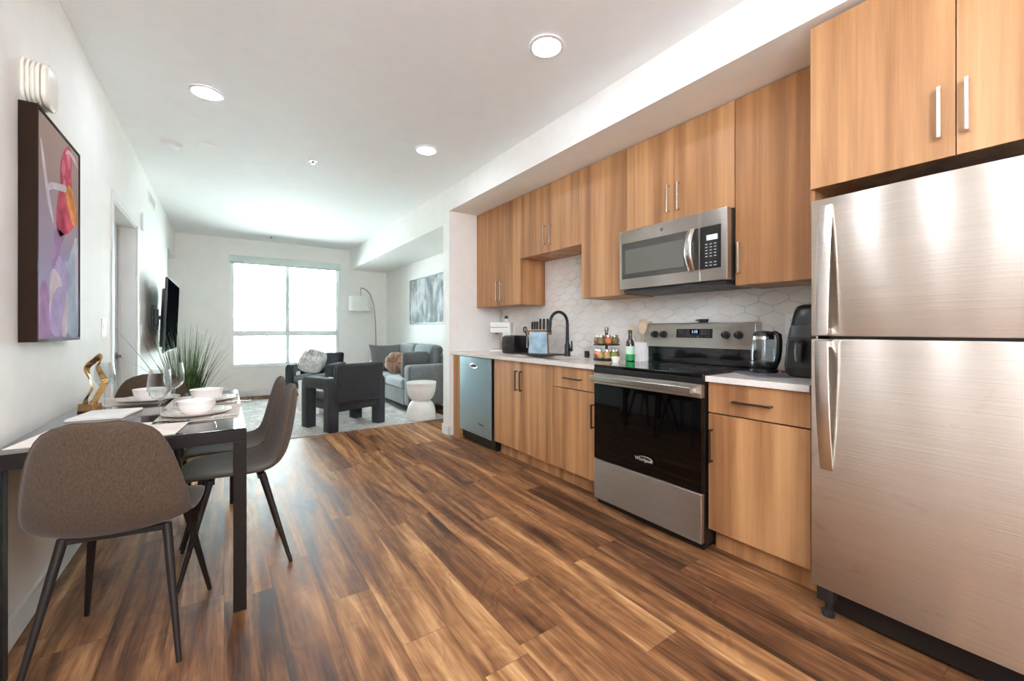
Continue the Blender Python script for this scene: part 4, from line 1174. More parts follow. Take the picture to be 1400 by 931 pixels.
al = thing('fire_alarm', 'ribbed ivory wall alarm above the framed print', 'alarm', (LX, 2.50, 2.06))
def rpoly(hw, hh, r_, cy_, cz_):
    o = []
    for (sx_, sz_, a0) in ((1, 1, 0), (-1, 1, 90), (-1, -1, 180), (1, -1, 270)):
        o += arc(cy_ + sx_ * (hw - r_), cz_ + sz_ * (hh - r_), r_, a0, a0 + 90, 7)
    return o
AY, AZ = 2.462, 2.135
MB().prism(rpoly(0.078, 0.090, 0.05, AY, AZ), 'x', LX, LX + 0.010, bev=0.002).build('back_plate', 'plastic_ivory', al)
ar = MB()
for k in range(3):
    ar.prism(rpoly(0.066, 0.078, 0.046, AY, AZ), 'x', LX + 0.0095 + 0.013 * k, LX + 0.0145 + 0.013 * k)
    ar.prism(rpoly(0.076 - 0.001 * k, 0.088 - 0.001 * k, 0.05, AY, AZ), 'x', LX + 0.0142 + 0.013 * k, LX + 0.0226 + 0.013 * k, bev=0.002)
ar.build('grille', 'plastic_ivory', al)
dm = MB()
dm.prism(rpoly(0.072, 0.084, 0.05, AY, AZ), 'x', LX + 0.048, LX + 0.072, bev=0.018, seg=5)
dm.sm = True
dm.build('cover', 'plastic_ivory', al)

vg = thing('air_vent', 'white louvred vent high on the left wall past the doorway', 'vent', (LX, 5.89, 2.49))
MB().box(LX, LX + 0.008, 5.66, 6.11, 2.485, 2.595, bev=0.003).build('frame', 'trim_white', vg)
q = MB()
for k in range(6):
    q.box(LX + 0.006, LX + 0.012, 5.69, 6.08, 2.503 + k * 0.014, 2.510 + k * 0.014)
q.build('louvres', 'detector_grey', vg)
solo(MB().box(LX, LX + 0.018, 5.20, 5.27, 2.10, 2.26, bev=0.004), 'door_chime', 'plastic_white', 'small white box on the wall beside the top of the doorway', 'chime', (LX, 5.235, 2.10))

# ---------------------------------------------------------------- ceiling fixtures
def ceiling_lamp(x, y, label):
    r_ = thing('ceiling_light', label, 'ceiling light', (x, y, CEIL), group='recessed ceiling lights')
    MB().lathe([(0.076, -0.002), (0.094, -0.0015), (0.096, -0.007), (0.078, -0.010)], 40, mat=rot((x, y, CEIL)), closed=True).build('trim_ring', 'trim_white', r_)
    MB().lathe([(0, -0.008), (0.078, -0.008), (0.078, -0.001), (0, -0.001)], 40, mat=rot((x, y, CEIL))).build('diffuser', 'lamp_glow', r_)
ceiling_lamp(1.456, 1.76, 'recessed ceiling light nearest the fridge, largest of the three lit discs')
ceiling_lamp(1.441, 3.37, 'recessed ceiling light nearest the white partition wall')
ceiling_lamp(-0.096, 3.377, 'recessed ceiling light above the dining table')
# unseen lamps added to light the kitchen fronts and streak the fridge
for x, y in ((0.30, 0.24), (0.30, 1.12), (0.30, 0.66), (1.45, -0.75), (0.40, -0.75), (1.45, -1.4)):
    ceiling_lamp(x, y, 'added unseen ceiling light over the entry end of the room')
sd = thing('smoke_detector', 'round white smoke detector on the ceiling near the left wall', 'smoke detector', (-0.36, 4.47, CEIL))
MB().lathe([(0, -0.012), (0.066, -0.012), (0.068, 0), (0, 0)], 36, mat=rot((-0.36, 4.47, CEIL))).build('base', 'plastic_white', sd)
MB().lathe([(0, -0.036), (0.035, -0.036), (0.052, -0.030), (0.058, -0.018), (0.058, -0.012), (0, -0.012)], 36, mat=rot((-0.36, 4.47, CEIL))).build('cover', 'plastic_white', sd)
solo(MB().box(-0.06, 0.06, -0.035, 0.035, -0.010, 0, bev=0.003), 'cover_plate', 'plastic_white', 'small flat rectangular cover plate on ceiling beside the smoke detector', 'cover plate', (-0.115, 4.32, CEIL), world=False, rz=R(10))
for x, y, lb in ((0.675, 4.188, 'small sprinkler cap in the middle of the ceiling'), (0.648, 7.954, 'small dark sprinkler cap on ceiling near the window wall')):
    sp_ = thing('sprinkler_head', lb, 'sprinkler', (x, y, CEIL), group='ceiling sprinklers')
    MB().lathe([(0, -0.006), (0.034, -0.006), (0.04, 0), (0, 0)], 28, mat=rot((x, y, CEIL))).build('cover', 'plastic_white', sp_)
    MB().lathe([(0, -0.03), (0.014, -0.03), (0.014, -0.026), (0.006, -0.024), (0.008, -0.006), (0, -0.006)], 18, mat=rot((x, y, CEIL))).build('deflector', 'dark_chrome', sp_)
solo(MB().lathe([(0, -0.010), (0.07, -0.010), (0.078, -0.004), (0.078, 0), (0, 0)], 32), 'cover_plate', 'plastic_white', 'flat round white blank cover on the living room ceiling', 'cover plate', (1.064, 6.48, CEIL), world=False)
# ---------------------------------------------------------------- dining table
TX0, TX1, TY0, TY1, TZ = -0.632, 0.077, 2.030, 3.362, 0.745
dt = thing('dining_table', 'dark metal dining table with glossy glass top against the left wall', 'table', (-0.28, 2.70, 0))
W_ = 0.046
f = MB()
f.box(TX0, TX1, TY0, TY0 + W_, TZ - W_, TZ, bev=0.002).box(TX0, TX1, TY1 - W_, TY1, TZ - W_, TZ, bev=0.002)
f.box(TX0, TX0 + W_, TY0 + W_, TY1 - W_, TZ - W_, TZ, bev=0.002).box(TX1 - W_, TX1, TY0 + W_, TY1 - W_, TZ - W_, TZ, bev=0.002)
f.build('frame', 'bronze_metal', dt)
MB().box(TX0 + 0.004, TX1 - 0.004, TY0 + 0.004, TY1 - 0.004, TZ + 0.0005, TZ + 0.006, bev=0.001).build('glass_top', 'table_glass', dt)
for x in (TX0, TX1 - W_):
    for y in (TY0, TY1 - W_):
        MB().box(x, x + W_, y, y + W_, 0.0, TZ - W_, bev=0.002).build('leg', 'bronze_metal', dt)
TT = TZ + 0.0062

# ---------------------------------------------------------------- dining chairs
def lerp_tab(tab, s):
    for (a, b) in zip(tab, tab[1:]):
        if s <= b[0]:
            t = (s - a[0]) / (b[0] - a[0])
            return tuple(a[i] + (b[i] - a[i]) * t for i in range(1, len(a)))
    return tab[-1][1:]
# s, y, z, half width, edge cup
SHELL = [(0.00, 0.222, 0.440, 0.115, 0.000), (0.03, 0.219, 0.455, 0.145, 0.002), (0.08, 0.190, 0.470, 0.180, 0.006), (0.16, 0.130, 0.474, 0.203, 0.012),
         (0.28, 0.040, 0.466, 0.216, 0.020), (0.38, -0.050, 0.456, 0.219, 0.028), (0.46, -0.125, 0.456, 0.219, 0.036), (0.52, -0.175, 0.474, 0.219, 0.044),
         (0.58, -0.208, 0.515, 0.219, 0.050), (0.65, -0.228, 0.572, 0.214, 0.052), (0.74, -0.244, 0.648, 0.200, 0.050), (0.83, -0.256, 0.724, 0.182, 0.044),
         (0.90, -0.262, 0.784, 0.163, 0.036), (0.95, -0.264, 0.826, 0.138, 0.026), (0.98, -0.265, 0.847, 0.108, 0.018), (1.00, -0.265, 0.857, 0.055, 0.010)]
def sm_tab(s):
    acc = [0.0] * 4
    ws = 0
    for d in (-0.03, -0.015, 0, 0.015, 0.03):
        q = lerp_tab(SHELL, min(max(s + d, 0), 1))
        for i in range(4):
            acc[i] += q[i]
        ws += 1
    edge = min(s, 1 - s)
    raw = lerp_tab(SHELL, s)
    k = min(1.0, edge / 0.03)
    return tuple(acc[i] / ws * k + raw[i] * (1 - k) for i in range(4))
def shell_pt(u, v, side, th=0.026):
    y, z, w, cup = sm_tab(u)
    y1, z1, _, _ = sm_tab(min(u + 0.01, 1)); y0_, z0_, _, _ = sm_tab(max(u - 0.01, 0))
    d = Vector((0, y1 - y0_, z1 - z0_)).normalized()
    nrm = Vector((0, d.z, -d.y))                      # towards the sitter
    if nrm.z < 0 and u < 0.4:
        nrm = -nrm
    t = 2 * v - 1
    e_ = abs(t)
    prof = math.sqrt(max(0.0, 1 - e_ ** 4)) * math.sqrt(max(0.0, 1 - max(0, abs(2 * u - 1) - 0.9) / 0.1 * 0.92))
    base = Vector((w * t, y, z)) + nrm * (cup * e_ ** 2.2)
    return base + nrm * (side * th * 0.5 * (0.25 + 0.75 * prof))
def make_chair(label):
    r_ = thing('dining_chair', label, 'chair', (0, 0, 0), group='dining chairs')
    MB().grid(shell_pt, 56, 24).build('seat_shell', 'tweed_brown', r_, world=False, angle=70)
    rim = []
    for i in range(0, 41):
        rim.append(shell_pt(i / 40, 1.0, 0))
    for i in range(9):
        rim.append(shell_pt(1.0, 1 - (i + 1) / 10, 0))
    for i in range(40, -1, -1):
        rim.append(shell_pt(i / 40, 0.0, 0))
    for i in range(9):
        rim.append(shell_pt(0.0, (i + 1) / 10, 0))
    MB().tube([Vector(p) for p in rim], 0.0042, 6, loop=True).build('piping', 'tweed_brown', r_.children[0] if False else [c for c in col.objects if c.parent == r_][0], world=False)
    fm = MB().box(-0.15, 0.15, 0.085, 0.115, 0.432, 0.452, bev=0.003).box(-0.15, 0.15, -0.115, -0.085, 0.425, 0.445, bev=0.003)
    fm.box(-0.03, 0.03, -0.12, 0.12, 0.430, 0.446, bev=0.003)
    fm.build('seat_frame', 'leg_brown', r_, world=False)
    for sx_ in (-1, 1):
        for sy_ in (1, -1):
            MB().tube([(sx_ * 0.140, sy_ * 0.105, 0.446), (sx_ * 0.205, sy_ * 0.222, 0.0)], [0.0155, 0.0085], 12).build('leg', 'leg_brown', r_, world=False)
    return r_
chair = make_chair('brown tweed dining chair at the near table end, back to the viewer')
others = [copy_tree(chair) for _ in range(3)]
def put(o, x, y, rz):
    o.location = (x, y, 0); o.rotation_euler = (0, 0, rz)
put(chair, -0.292, 2.10, R(-10))
for o, (x, y, a, lb) in zip(others, ((0.048, 2.525, 91, 'brown tweed dining chair on the open side, nearest the near table leg'),
                                    (0.040, 2.975, 89, 'brown tweed dining chair on the open side, second along, nearer the rug'),
                                    (-0.385, 3.392, 180, 'brown tweed dining chair at the far table end before the grass plant'))):
    put(o, x, y, R(a)); o['label'] = lb

# ---------------------------------------------------------------- table settings
def placemat(x, y, sx_, sy_, rz, label, mat='placemat'):
    solo(MB().box(-sx_ / 2, sx_ / 2, -sy_ / 2, sy_ / 2, 0, 0.0025, bev=0.0008), 'placemat', mat, label, 'placemat', (x, y, TT), group='placemats', world=False, rz=rz)
placemat(-0.365, 2.235, 0.46, 0.30, R(-7), 'woven placemat in front of the near-end chair, whitened by painted downlight sheen', 'mat_sheen')
placemat(-0.090, 2.505, 0.315, 0.42, R(-3), 'beige woven placemat on the open side nearest the table corner')
placemat(-0.088, 2.955, 0.315, 0.42, R(-2), 'beige woven placemat second along the open side')
placemat(-0.415, 3.165, 0.335, 0.30, R(-8), 'beige woven placemat at the far table end')
TP = TT + 0.0027
plate_prof = [(0, 0.0), (0.085, 0.0), (0.100, 0.004), (0.135, 0.0155), (0.1365, 0.017), (0.134, 0.018), (0.098, 0.0075), (0.085, 0.0045), (0, 0.004)]
bowl_prof = [(0, 0.0), (0.050, 0.0), (0.054, 0.003), (0.064, 0.012), (0.071, 0.032), (0.0765, 0.057), (0.0770, 0.059), (0.0745, 0.058), (0.068, 0.030), (0.056, 0.010), (0, 0.007)]
def setting(x, y, who, bowl=True):
    solo(MB().lathe(plate_prof, 48), 'dinner_plate', 'porcelain', 'white dinner plate ' + who, 'plate', (x, y, TP), group='dinner plates', world=False)
    z2 = TP + 0.0048
    solo(MB().lathe([(a * 0.78, b * 0.8) for a, b in plate_prof], 44), 'side_plate', 'porcelain', 'smaller white plate stacked ' + who, 'plate', (x, y, z2), group='side plates', world=False)
    solo(MB().lathe(bowl_prof, 44), 'soup_bowl', 'porcelain', 'white bowl on top of the plates ' + who, 'bowl', (x, y, z2 + 0.0038), group='bowls', world=False)
setting(-0.106, 2.475, 'nearest the table corner on the open side')
setting(-0.080, 2.905, 'second along the open side')
setting(-0.345, 3.105, 'at the far table end by the wall')

def cutlery(kind, x, y, rz, label):
    m = MB()
    if kind == 'fork':
        m.tube([(0, -0.09, 0.003), (0, -0.02, 0.005), (0, 0.04, 0.004)], [0.005, 0.0028, 0.0035], 8, flat=(1, 0.4))
        m.box(-0.011, 0.011, 0.038, 0.056, 0.003, 0.005, bev=0.001)
        for q in (-0.0095, -0.003, 0.0035, 0.010):
            m.box(q - 0.0015, q + 0.0015, 0.054, 0.095, 0.0032, 0.0048)
    else:
        m.tube([(0, -0.10, 0.003), (0, -0.01, 0.004)], [0.006, 0.005], 8, flat=(1, 0.5))
        m.prism([(-0.004, -0.01), (0.006, -0.01), (0.008, 0.06), (0.003, 0.105), (-0.004, 0.09)], 'z', 0.003, 0.0045, bev=0.0003)
    m.sm = True
    solo(m, kind, 'chrome', label, kind, (x, y, TP - 0.0005), group='cutlery', world=False, rz=rz)
cutlery('fork', -0.095, 2.322, R(88), 'silver fork lying beside the plate stack nearest the table corner')
cutlery('table_knife', -0.05, 2.345, R(86), 'silver knife lying beside the plate stack nearest the table corner')
cutlery('fork', 0.035, 2.775, R(85), 'silver fork on the second placemat of the open side')
cutlery('table_knife', -0.49, 2.20, R(-4), 'silver knife on the woven mat before the near-end chair')
na = MB().box(-0.10, 0.10, -0.12, 0.12, 0, 0.005, bev=0.002).box(-0.098, 0.098, -0.118, 0.117, 0.0055, 0.0105, bev=0.002)
solo(na, 'folded_napkin', 'white_linen', 'folded white napkin lying in front of the gold sculpture', 'napkin', (-0.455, 2.70, TT), world=False, rz=R(-10))

def wine_glass(x, y, label, k=1.0):
    o = thing('wine_glass', label, 'glass', (x, y, TP - 0.0026), group='wine glasses')
    GM = rot((x, y, TP - 0.0024))
    MB().lathe([(0, 0.0), (0.036, 0.0), (0.0365, 0.0015), (0.012, 0.004), (0.0045, 0.008), (0, 0.008)], 36, mat=GM).build('foot', 'thin_glass', o)
    MB().lathe([(0, 0.0078), (0.0042, 0.0078), (0.0036, 0.03), (0.0038, 0.09), (0.0075, 0.101), (0, 0.101)], 16, mat=GM).build('stem', 'thin_glass', o)
    out = [(0.0075, 0.100), (0.022, 0.108), (0.036, 0.124), (0.0425, 0.146), (0.0415, 0.175), (0.0365, 0.215), (0.0345, 0.232)]
    inn = [(r_ - 0.0013, z_ + (0.002 if i == 0 else 0.0004)) for i, (r_, z_) in enumerate(out)][::-1]
    MB().lathe([(0, 0.099)] + out + inn + [(0, 0.1025)], 40, mat=GM).build('glass_bowl', 'thin_glass', o)
wine_glass(-0.227, 2.321, 'clear wine glass nearest the viewer, left of the corner plate stack')
wine_glass(-0.212, 2.752, 'clear wine glass between the two open-side bowls')
wine_glass(-0.515, 3.005, 'clear wine glass beside the wall behind the gold sculpture')

sg = thing('table_sculpture', 'gold twisted ribbon sculpture on a block base by the wall', 'sculpture', (-0.535, 2.863, TT), R(-35))
loop = [(-0.036, 0.030), (-0.030, 0.060), (-0.014, 0.090), (-0.001, 0.118), (-0.010, 0.160), (-0.026, 0.200), (-0.020, 0.226), (0.010, 0.250), (0.044, 0.276), (0.040, 0.250), (0.030, 0.222), (0.044, 0.188), (0.062, 0.152), (0.050, 0.116), (0.028, 0.078), (0.012, 0.048), (0.006, 0.030)]
def cr_spl(pts, k):
    out = []
    for i in range(len(pts) - 1):
        p0 = pts[max(i - 1, 0)]; p1 = pts[i]; p2 = pts[i + 1]; p3 = pts[min(i + 2, len(pts) - 1)]
        for q in range(k):
            t = q / k
            out.append(tuple(0.5 * (2 * p1[c] + (p2[c] - p0[c]) * t + (2 * p0[c] - 5 * p1[c] + 4 * p2[c] - p3[c]) * t * t + (3 * p1[c] - p0[c] - 3 * p2[c] + p3[c]) * t ** 3) for c in range(len(p1))))
    return out + [pts[-1]]
lp = cr_spl(loop, 5)
t = bmesh.new()
rings = []
for i, (x, z) in enumerate(lp):
    d = Vector((lp[min(i + 1, len(lp) - 1)][0] - lp[max(i - 1, 0)][0], 0, lp[min(i + 1, len(lp) - 1)][1] - lp[max(i - 1, 0)][1])).normalized()
    u = Vector((0, 1, 0)); v_ = d.cross(u)
    tw = 0.9 * math.sin(i / len(lp) * PI * 3)
    a_ = u * math.cos(tw) + v_ * math.sin(tw); b_ = d.cross(a_)
    p = Vector((x, 0, z))
    rings.append([t.verts.new(p + a_ * sa * 0.012 + b_ * sb * 0.004) for sa, sb in ((1, 1), (-1, 1), (-1, -1), (1, -1))])
for a, b in zip(rings, rings[1:]):
    for k in range(4):
        t.faces.new((a[k], a[(k + 1) % 4], b[(k + 1) % 4], b[k]))
t.faces.new(rings[0]); t.faces.new(rings[-1])
bmesh.ops.recalc_face_normals(t, faces=t.faces[:])
m_ = MB(); m_._add(t); m_.build('ribbon', 'gold', sg, world=False)
MB().prism([(-0.050, 0.0), (0.030, 0.0), (0.024, 0.040), (-0.044, 0.040)], 'y', -0.026, 0.026, bev=0.003).build('base', 'gold', sg, world=False)

# ---------------------------------------------------------------- grass plant and television
PX, PY = -0.285, 4.82
pl = thing('grass_plant', 'tall artificial grass plant in a grey pot beyond the table', 'plant', (PX, PY, 0))
PM = rot((PX, PY, 0))
MB().lathe([(0, 0), (0.10, 0), (0.115, 0.01), (0.140, 0.30), (0.142, 0.31), (0.132, 0.31), (0.128, 0.28), (0, 0.28)], 36, mat=PM).build('pot', 'pot_grey', pl)
MB().lathe([(0, 0.290), (0.07, 0.288), (0.127, 0.282), (0.127, 0.278), (0, 0.278)], 28, mat=PM).build('soil', 'soil', pl)
gr = MB()
for k in range(300):
    a = rnd.uniform(0, 2 * PI)
    r0 = 0.075 * math.sqrt(rnd.random())
    lean = abs(rnd.gauss(0.0, 0.17)) + 0.02
    ln = rnd.uniform(0.45, 0.95)
    droop = rnd.uniform(0.0, 0.22) * lean * 4
    base = Vector((PX + r0 * math.cos(a), PY + r0 * math.sin(a), 0.284))
    dx = math.cos(a) * min(1, (1 if math.cos(a) > -0.2 else 0.78)); dy = math.sin(a)
    pts = []
    for i in range(9):
        t_ = i / 8
        o_ = lean * ln * 1.15 * t_ ** 1.5 * 1.2
        z_ = ln * (t_ - droop * t_ ** 2.6 * 0.9)
        pts.append(base + Vector((dx * o_, dy * o_, max(z_, 0.02 * t_))))
    gr.strip(pts, Vector((-math.sin(a + 0.6), math.cos(a + 0.6), 0)), rnd.uniform(0.007, 0.014))
for (ex, ey, ez) in ((-0.25, -0.12, 0.60), (0.34, 0.02, 0.62), (0.36, -0.05, 0.50), (0.26, 0.10, 0.70)):
    pts = []
    for i in range(10):
        t_ = i / 9
        pts.append(Vector((PX + ex * t_ ** 1.3, PY + ey * t_ ** 1.3, 0.29 + ez * math.sin(min(1, t_ * 1.05) * PI / 2 * 1.15))))
    gr.strip(pts, Vector((-ey, ex, 0)).normalized(), 0.008)
gl_ = gr.build('foliage', 'grass_leaf', pl)

tv = thing('television', 'flat black television on a swing arm on the left wall', 'television', (-0.50, 6.08, 1.30))
TM = rot((-0.494, 6.08, 1.305), ry=R(2.2))
MB().box(-0.006, 0.014, -0.655, 0.655, -0.385, 0.385, bev=0.004, mat=TM).box(0.013, 0.016, -0.645, 0.645, -0.372, 0.378, mat=TM, mi=1).build('panel', ['frame_black', 'screen_black'], tv)
bk = MB().prism([(-0.004, -0.60), (-0.004, 0.60), (-0.045, 0.48), (-0.052, 0.38), (-0.052, -0.38), (-0.045, -0.48)], 'z', -0.33, 0.28, bev=0.01, mat=TM)
bk.build('back_cover', 'plastic_black', tv)
MB().box(LX + 0.001, LX + 0.02, 5.90, 6.08, 1.16, 1.42, bev=0.004).build('wall_plate', 'plastic_black', tv)
arm = MB().box(LX + 0.018, LX + 0.055, 5.93, 5.98, 1.20, 1.38, bev=0.004).box(LX + 0.05, LX + 0.085, 5.93, 6.16, 1.27, 1.31, bev=0.004).box(LX + 0.07, -0.545, 6.02, 6.14, 1.22, 1.36, bev=0.004)
arm.build('arm', 'plastic_black', tv)

# ---------------------------------------------------------------- rug
RGX0, RGX1, RGY0, RGY1 = 0.02, 2.42, 4.93, 7.95
solo(MB().box(-(RGX1 - RGX0) / 2, (RGX1 - RGX0) / 2, -(RGY1 - RGY0) / 2, (RGY1 - RGY0) / 2, 0, 0.009, bev=0.003), 'area_rug', 'rug_weave', 'pale cream and grey distressed area rug under the living room seats', 'rug', ((RGX0 + RGX1) / 2, (RGY0 + RGY1) / 2, 0.0), world=False)
RZ = 0.0092

# ---------------------------------------------------------------- armchairs
def inv_u(w, hgt, legw, top, r_, ri):
    """inverted U outline in (y,z)"""
    y0_, y1_ = -w / 2, w / 2
    pts = [(y0_, 0)] + [(p[0], p[1]) for p in arc(y0_ + r_, hgt - r_, r_, 180, 90, 8)] + [(p[0], p[1]) for p in arc(y1_ - r_, hgt - r_, r_, 90, 0, 8)] + [(y1_, 0), (y1_ - legw, 0)]
    pts += arc(y1_ - legw - ri, hgt - top - ri, ri, 0, 90, 6) + arc(y0_ + legw + ri, hgt - top - ri, ri, 90, 180, 6) + [(y0_ + legw, 0)]
    return pts
def make_armchair(label):
    r_ = thing('armchair', label, 'armchair', (0, 0, RZ), group='armchairs')
    AW, AT = 0.375, 0.125
    for s in (-1, 1):
        x0, x1 = (AW - AT, AW) if s > 0 else (-AW, -AW + AT)
        m = MB().prism(inv_u(0.60, 0.600, 0.125, 0.125, 0.085, 0.03), 'x', x0, x1, bev=0.022, seg=4)
        m.sm = True
        m.build('arm', 'charcoal_fabric', r_, world=False, angle=50)
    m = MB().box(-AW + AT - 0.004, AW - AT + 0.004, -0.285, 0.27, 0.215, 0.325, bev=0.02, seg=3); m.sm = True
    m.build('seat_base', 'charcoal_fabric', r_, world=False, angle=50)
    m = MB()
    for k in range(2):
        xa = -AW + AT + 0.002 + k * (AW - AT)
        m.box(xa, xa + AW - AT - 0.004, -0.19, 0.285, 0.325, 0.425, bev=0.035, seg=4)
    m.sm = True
    m.build('seat_cushion', 'charcoal_lit', r_, world=False, angle=60)
    BM_ = rot((0, -0.245, 0.34), rx=R(-0) + R(9))
    m = MB()
    for k in range(2):
        xa = -0.285 + k * 0.285
        m.box(xa + 0.001, xa + 0.284, -0.005, 0.075, 0.0, 0.405, bev=0.03, seg=4, mat=BM_)
    m.sm = True
    m.build('back_cushion', 'charcoal_fabric', r_, world=False, angle=60)
    m = MB().box(-0.300, 0.300, -0.075, 0.005, -0.02, 0.430, bev=0.034, seg=5, mat=BM_)
    m.sm = True
    m.build('backrest', 'charcoal_fabric', r_, world=False, angle=60)
    return r_
a1 = make_armchair('charcoal armchair with its back to the dining area')
a2 = copy_tree(a1)
a1.location = (1.20, 5.29, RZ); a1.rotation_euler = (0, 0, R(19.5))
a2.location = (1.26, 7.42, RZ); a2.rotation_euler = (0, 0, R(146))
a2['label'] = 'charcoal armchair in front of the window holding the knitted cushion'

# ---------------------------------------------------------------- cushions
def pillow(w, d, th, n=2.6):
    def fn(u, v, side):
        a, b = 2 * u - 1, 2 * v - 1
        hgt = (max(0, 1 - abs(a) ** n) * max(0, 1 - abs(b) ** n)) ** 0.5
        pinch = 1 - 0.10 * (1 - abs(a) ** 2) * abs(b) ** 6
        pinch2 = 1 - 0.10 * (1 - abs(b) ** 2) * abs(a) ** 6
        return Vector((a * w / 2 * pinch2, b * d / 2 * pinch, side * th / 2 * hgt))
    return fn
def knit(u, v, side):
    p = pillow(0.43, 0.43, 0.21)(u, v, side)
    a, b = 2 * u - 1, 2 * v - 1
    p.x *= math.sqrt(1 - 0.42 * b * b); p.y *= math.sqrt(1 - 0.42 * a * a)
    rr = abs(math.sin(u * PI * 8)) ** 0.7 * (0.30 + 0.70 * abs(math.sin(v * PI * 7 + (math.floor(u * 8) % 2) * PI / 2)))
    p.z += side * 0.048 * rr * (1 - abs(2 * u - 1) ** 8) * (1 - abs(2 * v - 1) ** 8)
    return p
def place_local(mb, loc, rx, ry, rz, name, mat, label, cat, group=None):
    o = mb.build(name, mat, None, angle=80)
    o.data.transform(rot((0, 0, 0), rx, ry, 0))
    o.location = loc; o.rotation_euler = (0, 0, rz)
    return tag(o, label, cat, group)
place_local(MB().grid(knit, 90, 90), (1.165, 7.27, 0.655), R(52), R(10), R(-34), 'throw_pillow', 'pillow_white', 'chunky white knitted cushion propped on the armchair by the window', 'pillow', 'throw pillows')

# ---------------------------------------------------------------- sofa
so = thing('sofa', 'grey velvet sofa against the right living room wall', 'sofa', (2.37, 6.2, 0))
SXF, SXB, SYA, SYB = 2.00, 2.725, 5.30, 7.14
def rb(*a, **k):
    m = MB().box(*a, **k); m.sm = True
    return m
rb(SXF + 0.015, SXB, SYA + 0.20, SYB - 0.20, 0.12, 0.335, bev=0.02, seg=3).build('base', 'sofa_grey', so, angle=60)
for (ya, yb) in ((SYA, SYA + 0.205), (SYB - 0.205, SYB)):
    a_ = MB().box(SXF + 0.02, SXB, ya, yb, 0.12, 0.675, bev=0.045, seg=5); a_.sm = True
    ao = a_.build('arm', 'sofa_grey', so, angle=60)
    MB().tube([(SXF + 0.045, ya + 0.012, 0.14), (SXF + 0.045, ya + 0.012, 0.63), (SXF + 0.06, ya + 0.05, 0.667), (SXF + 0.06, yb - 0.05, 0.667), (SXF + 0.045, yb - 0.012, 0.63), (SXF + 0.045, yb - 0.012, 0.14)], 0.005, 6).build('piping', 'sofa_grey', ao)
ym = (SYA + SYB) / 2
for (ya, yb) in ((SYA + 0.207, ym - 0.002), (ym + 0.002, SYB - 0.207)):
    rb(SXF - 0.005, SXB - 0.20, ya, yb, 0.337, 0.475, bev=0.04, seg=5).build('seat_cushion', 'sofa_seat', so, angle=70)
rb(SXB - 0.16, SXB, SYA + 0.15, SYB - 0.15, 0.12, 0.80, bev=0.05, seg=4).build('back_frame', 'sofa_grey', so, angle=60)
for (ya, yb) in ((SYA + 0.215, ym - 0.002), (ym + 0.002, SYB - 0.215)):
    m = MB().box(-0.10, 0.10, -(yb - ya) / 2, (yb - ya) / 2, -0.24, 0.24, bev=0.075, seg=6, mat=rot((SXB - 0.215, (ya + yb) / 2, 0.70), ry=R(12)))
    m.sm = True
    m.build('back_cushion', 'sofa_grey', so, angle=80)
for x in (SXF + 0.08, SXB - 0.08):
    for y in (SYA + 0.10, SYB - 0.10):
        MB().lathe([(0, 0.0), (0.016, 0.0), (0.026, 0.12), (0, 0.12)], 16, mat=rot((x, y, 0.0 if x > RGX1 else RZ)) @ Matrix.Diagonal((1, 1, 1.0 if x > RGX1 else 0.93, 1))).build('leg', 'leg_brown', so)
m = MB().box(-0.19, 0.19, -0.06, 0.06, -0.185, 0.185, bev=0.045, seg=5); m.sm = True
place_local(m, (2.225, 5.615, 0.665), R(8), 0, 0, 'bolster_cushion', 'cushion_grey', 'grey box cushion leaning on the near sofa arm', 'pillow', 'throw pillows')
place_local(MB().grid(pillow(0.52, 0.44, 0.16), 30, 30), (2.20, 6.825, 0.700), R(76), 0, R(-4), 'throw_pillow', 'cushion_grey', 'plain grey square cushion at the far sofa end', 'pillow', 'throw pillows')
def pumpkin(label, loc, rx, ry, rz):
    r_ = thing('round_pillow', label, 'pillow', loc, rz, 'throw pillows')
    RM = rot((0, 0, 0), rx, ry)
    t = bmesh.new()
    NR, NS = 14, 72
    rows = []
    for i in range(NR + 1):
        ph = PI * i / NR
        row_ = []
        for k in range(NS):
            a = 2 * PI * k / NS
            lob = abs(math.sin(a * 4)) ** 0.55
            rr = 0.168 * (math.sin(ph) ** 0.75) * (0.90 + 0.10 * lob) + 0.002
            zz = 0.082 * math.cos(ph) * (0.78 + 0.22 * lob) * (1 - 0.72 * math.exp(-(rr / 0.045) ** 2))
            row_.append(t.verts.new((rr * math.cos(a), rr * math.sin(a), zz)))
        rows.append(row_)
    for a, b in zip(rows, rows[1:]):
        for k in range(NS):
            t.faces.new((a[k], a[(k + 1) % NS], b[(k + 1) % NS], b[k]))
    t.faces.new(rows[0]); t.faces.new(rows[-1])
    bmesh.ops.recalc_face_normals(t, faces=t.faces[:])
    m = MB(); m._add(t, RM); m.sm = True
    m.build('pillow_body', 'velvet_brown', r_, world=False, angle=80)
    MB().lathe([(0, 0.010), (0.014, 0.008), (0.018, 0.0), (0, -0.004)], 18, mat=RM @ rot((0, 0, 0.024))).build('button', 'velvet_brown', r_, world=False)
pumpkin('brown velvet round tufted pillow upright on the sofa seat', (2.19, 6.33, 0.645), R(82), 0, R(-42))
pumpkin('brown velvet round pillow mostly hidden behind the grey box cushion', (2.33, 5.90, 0.650), R(72), 0, R(-70))

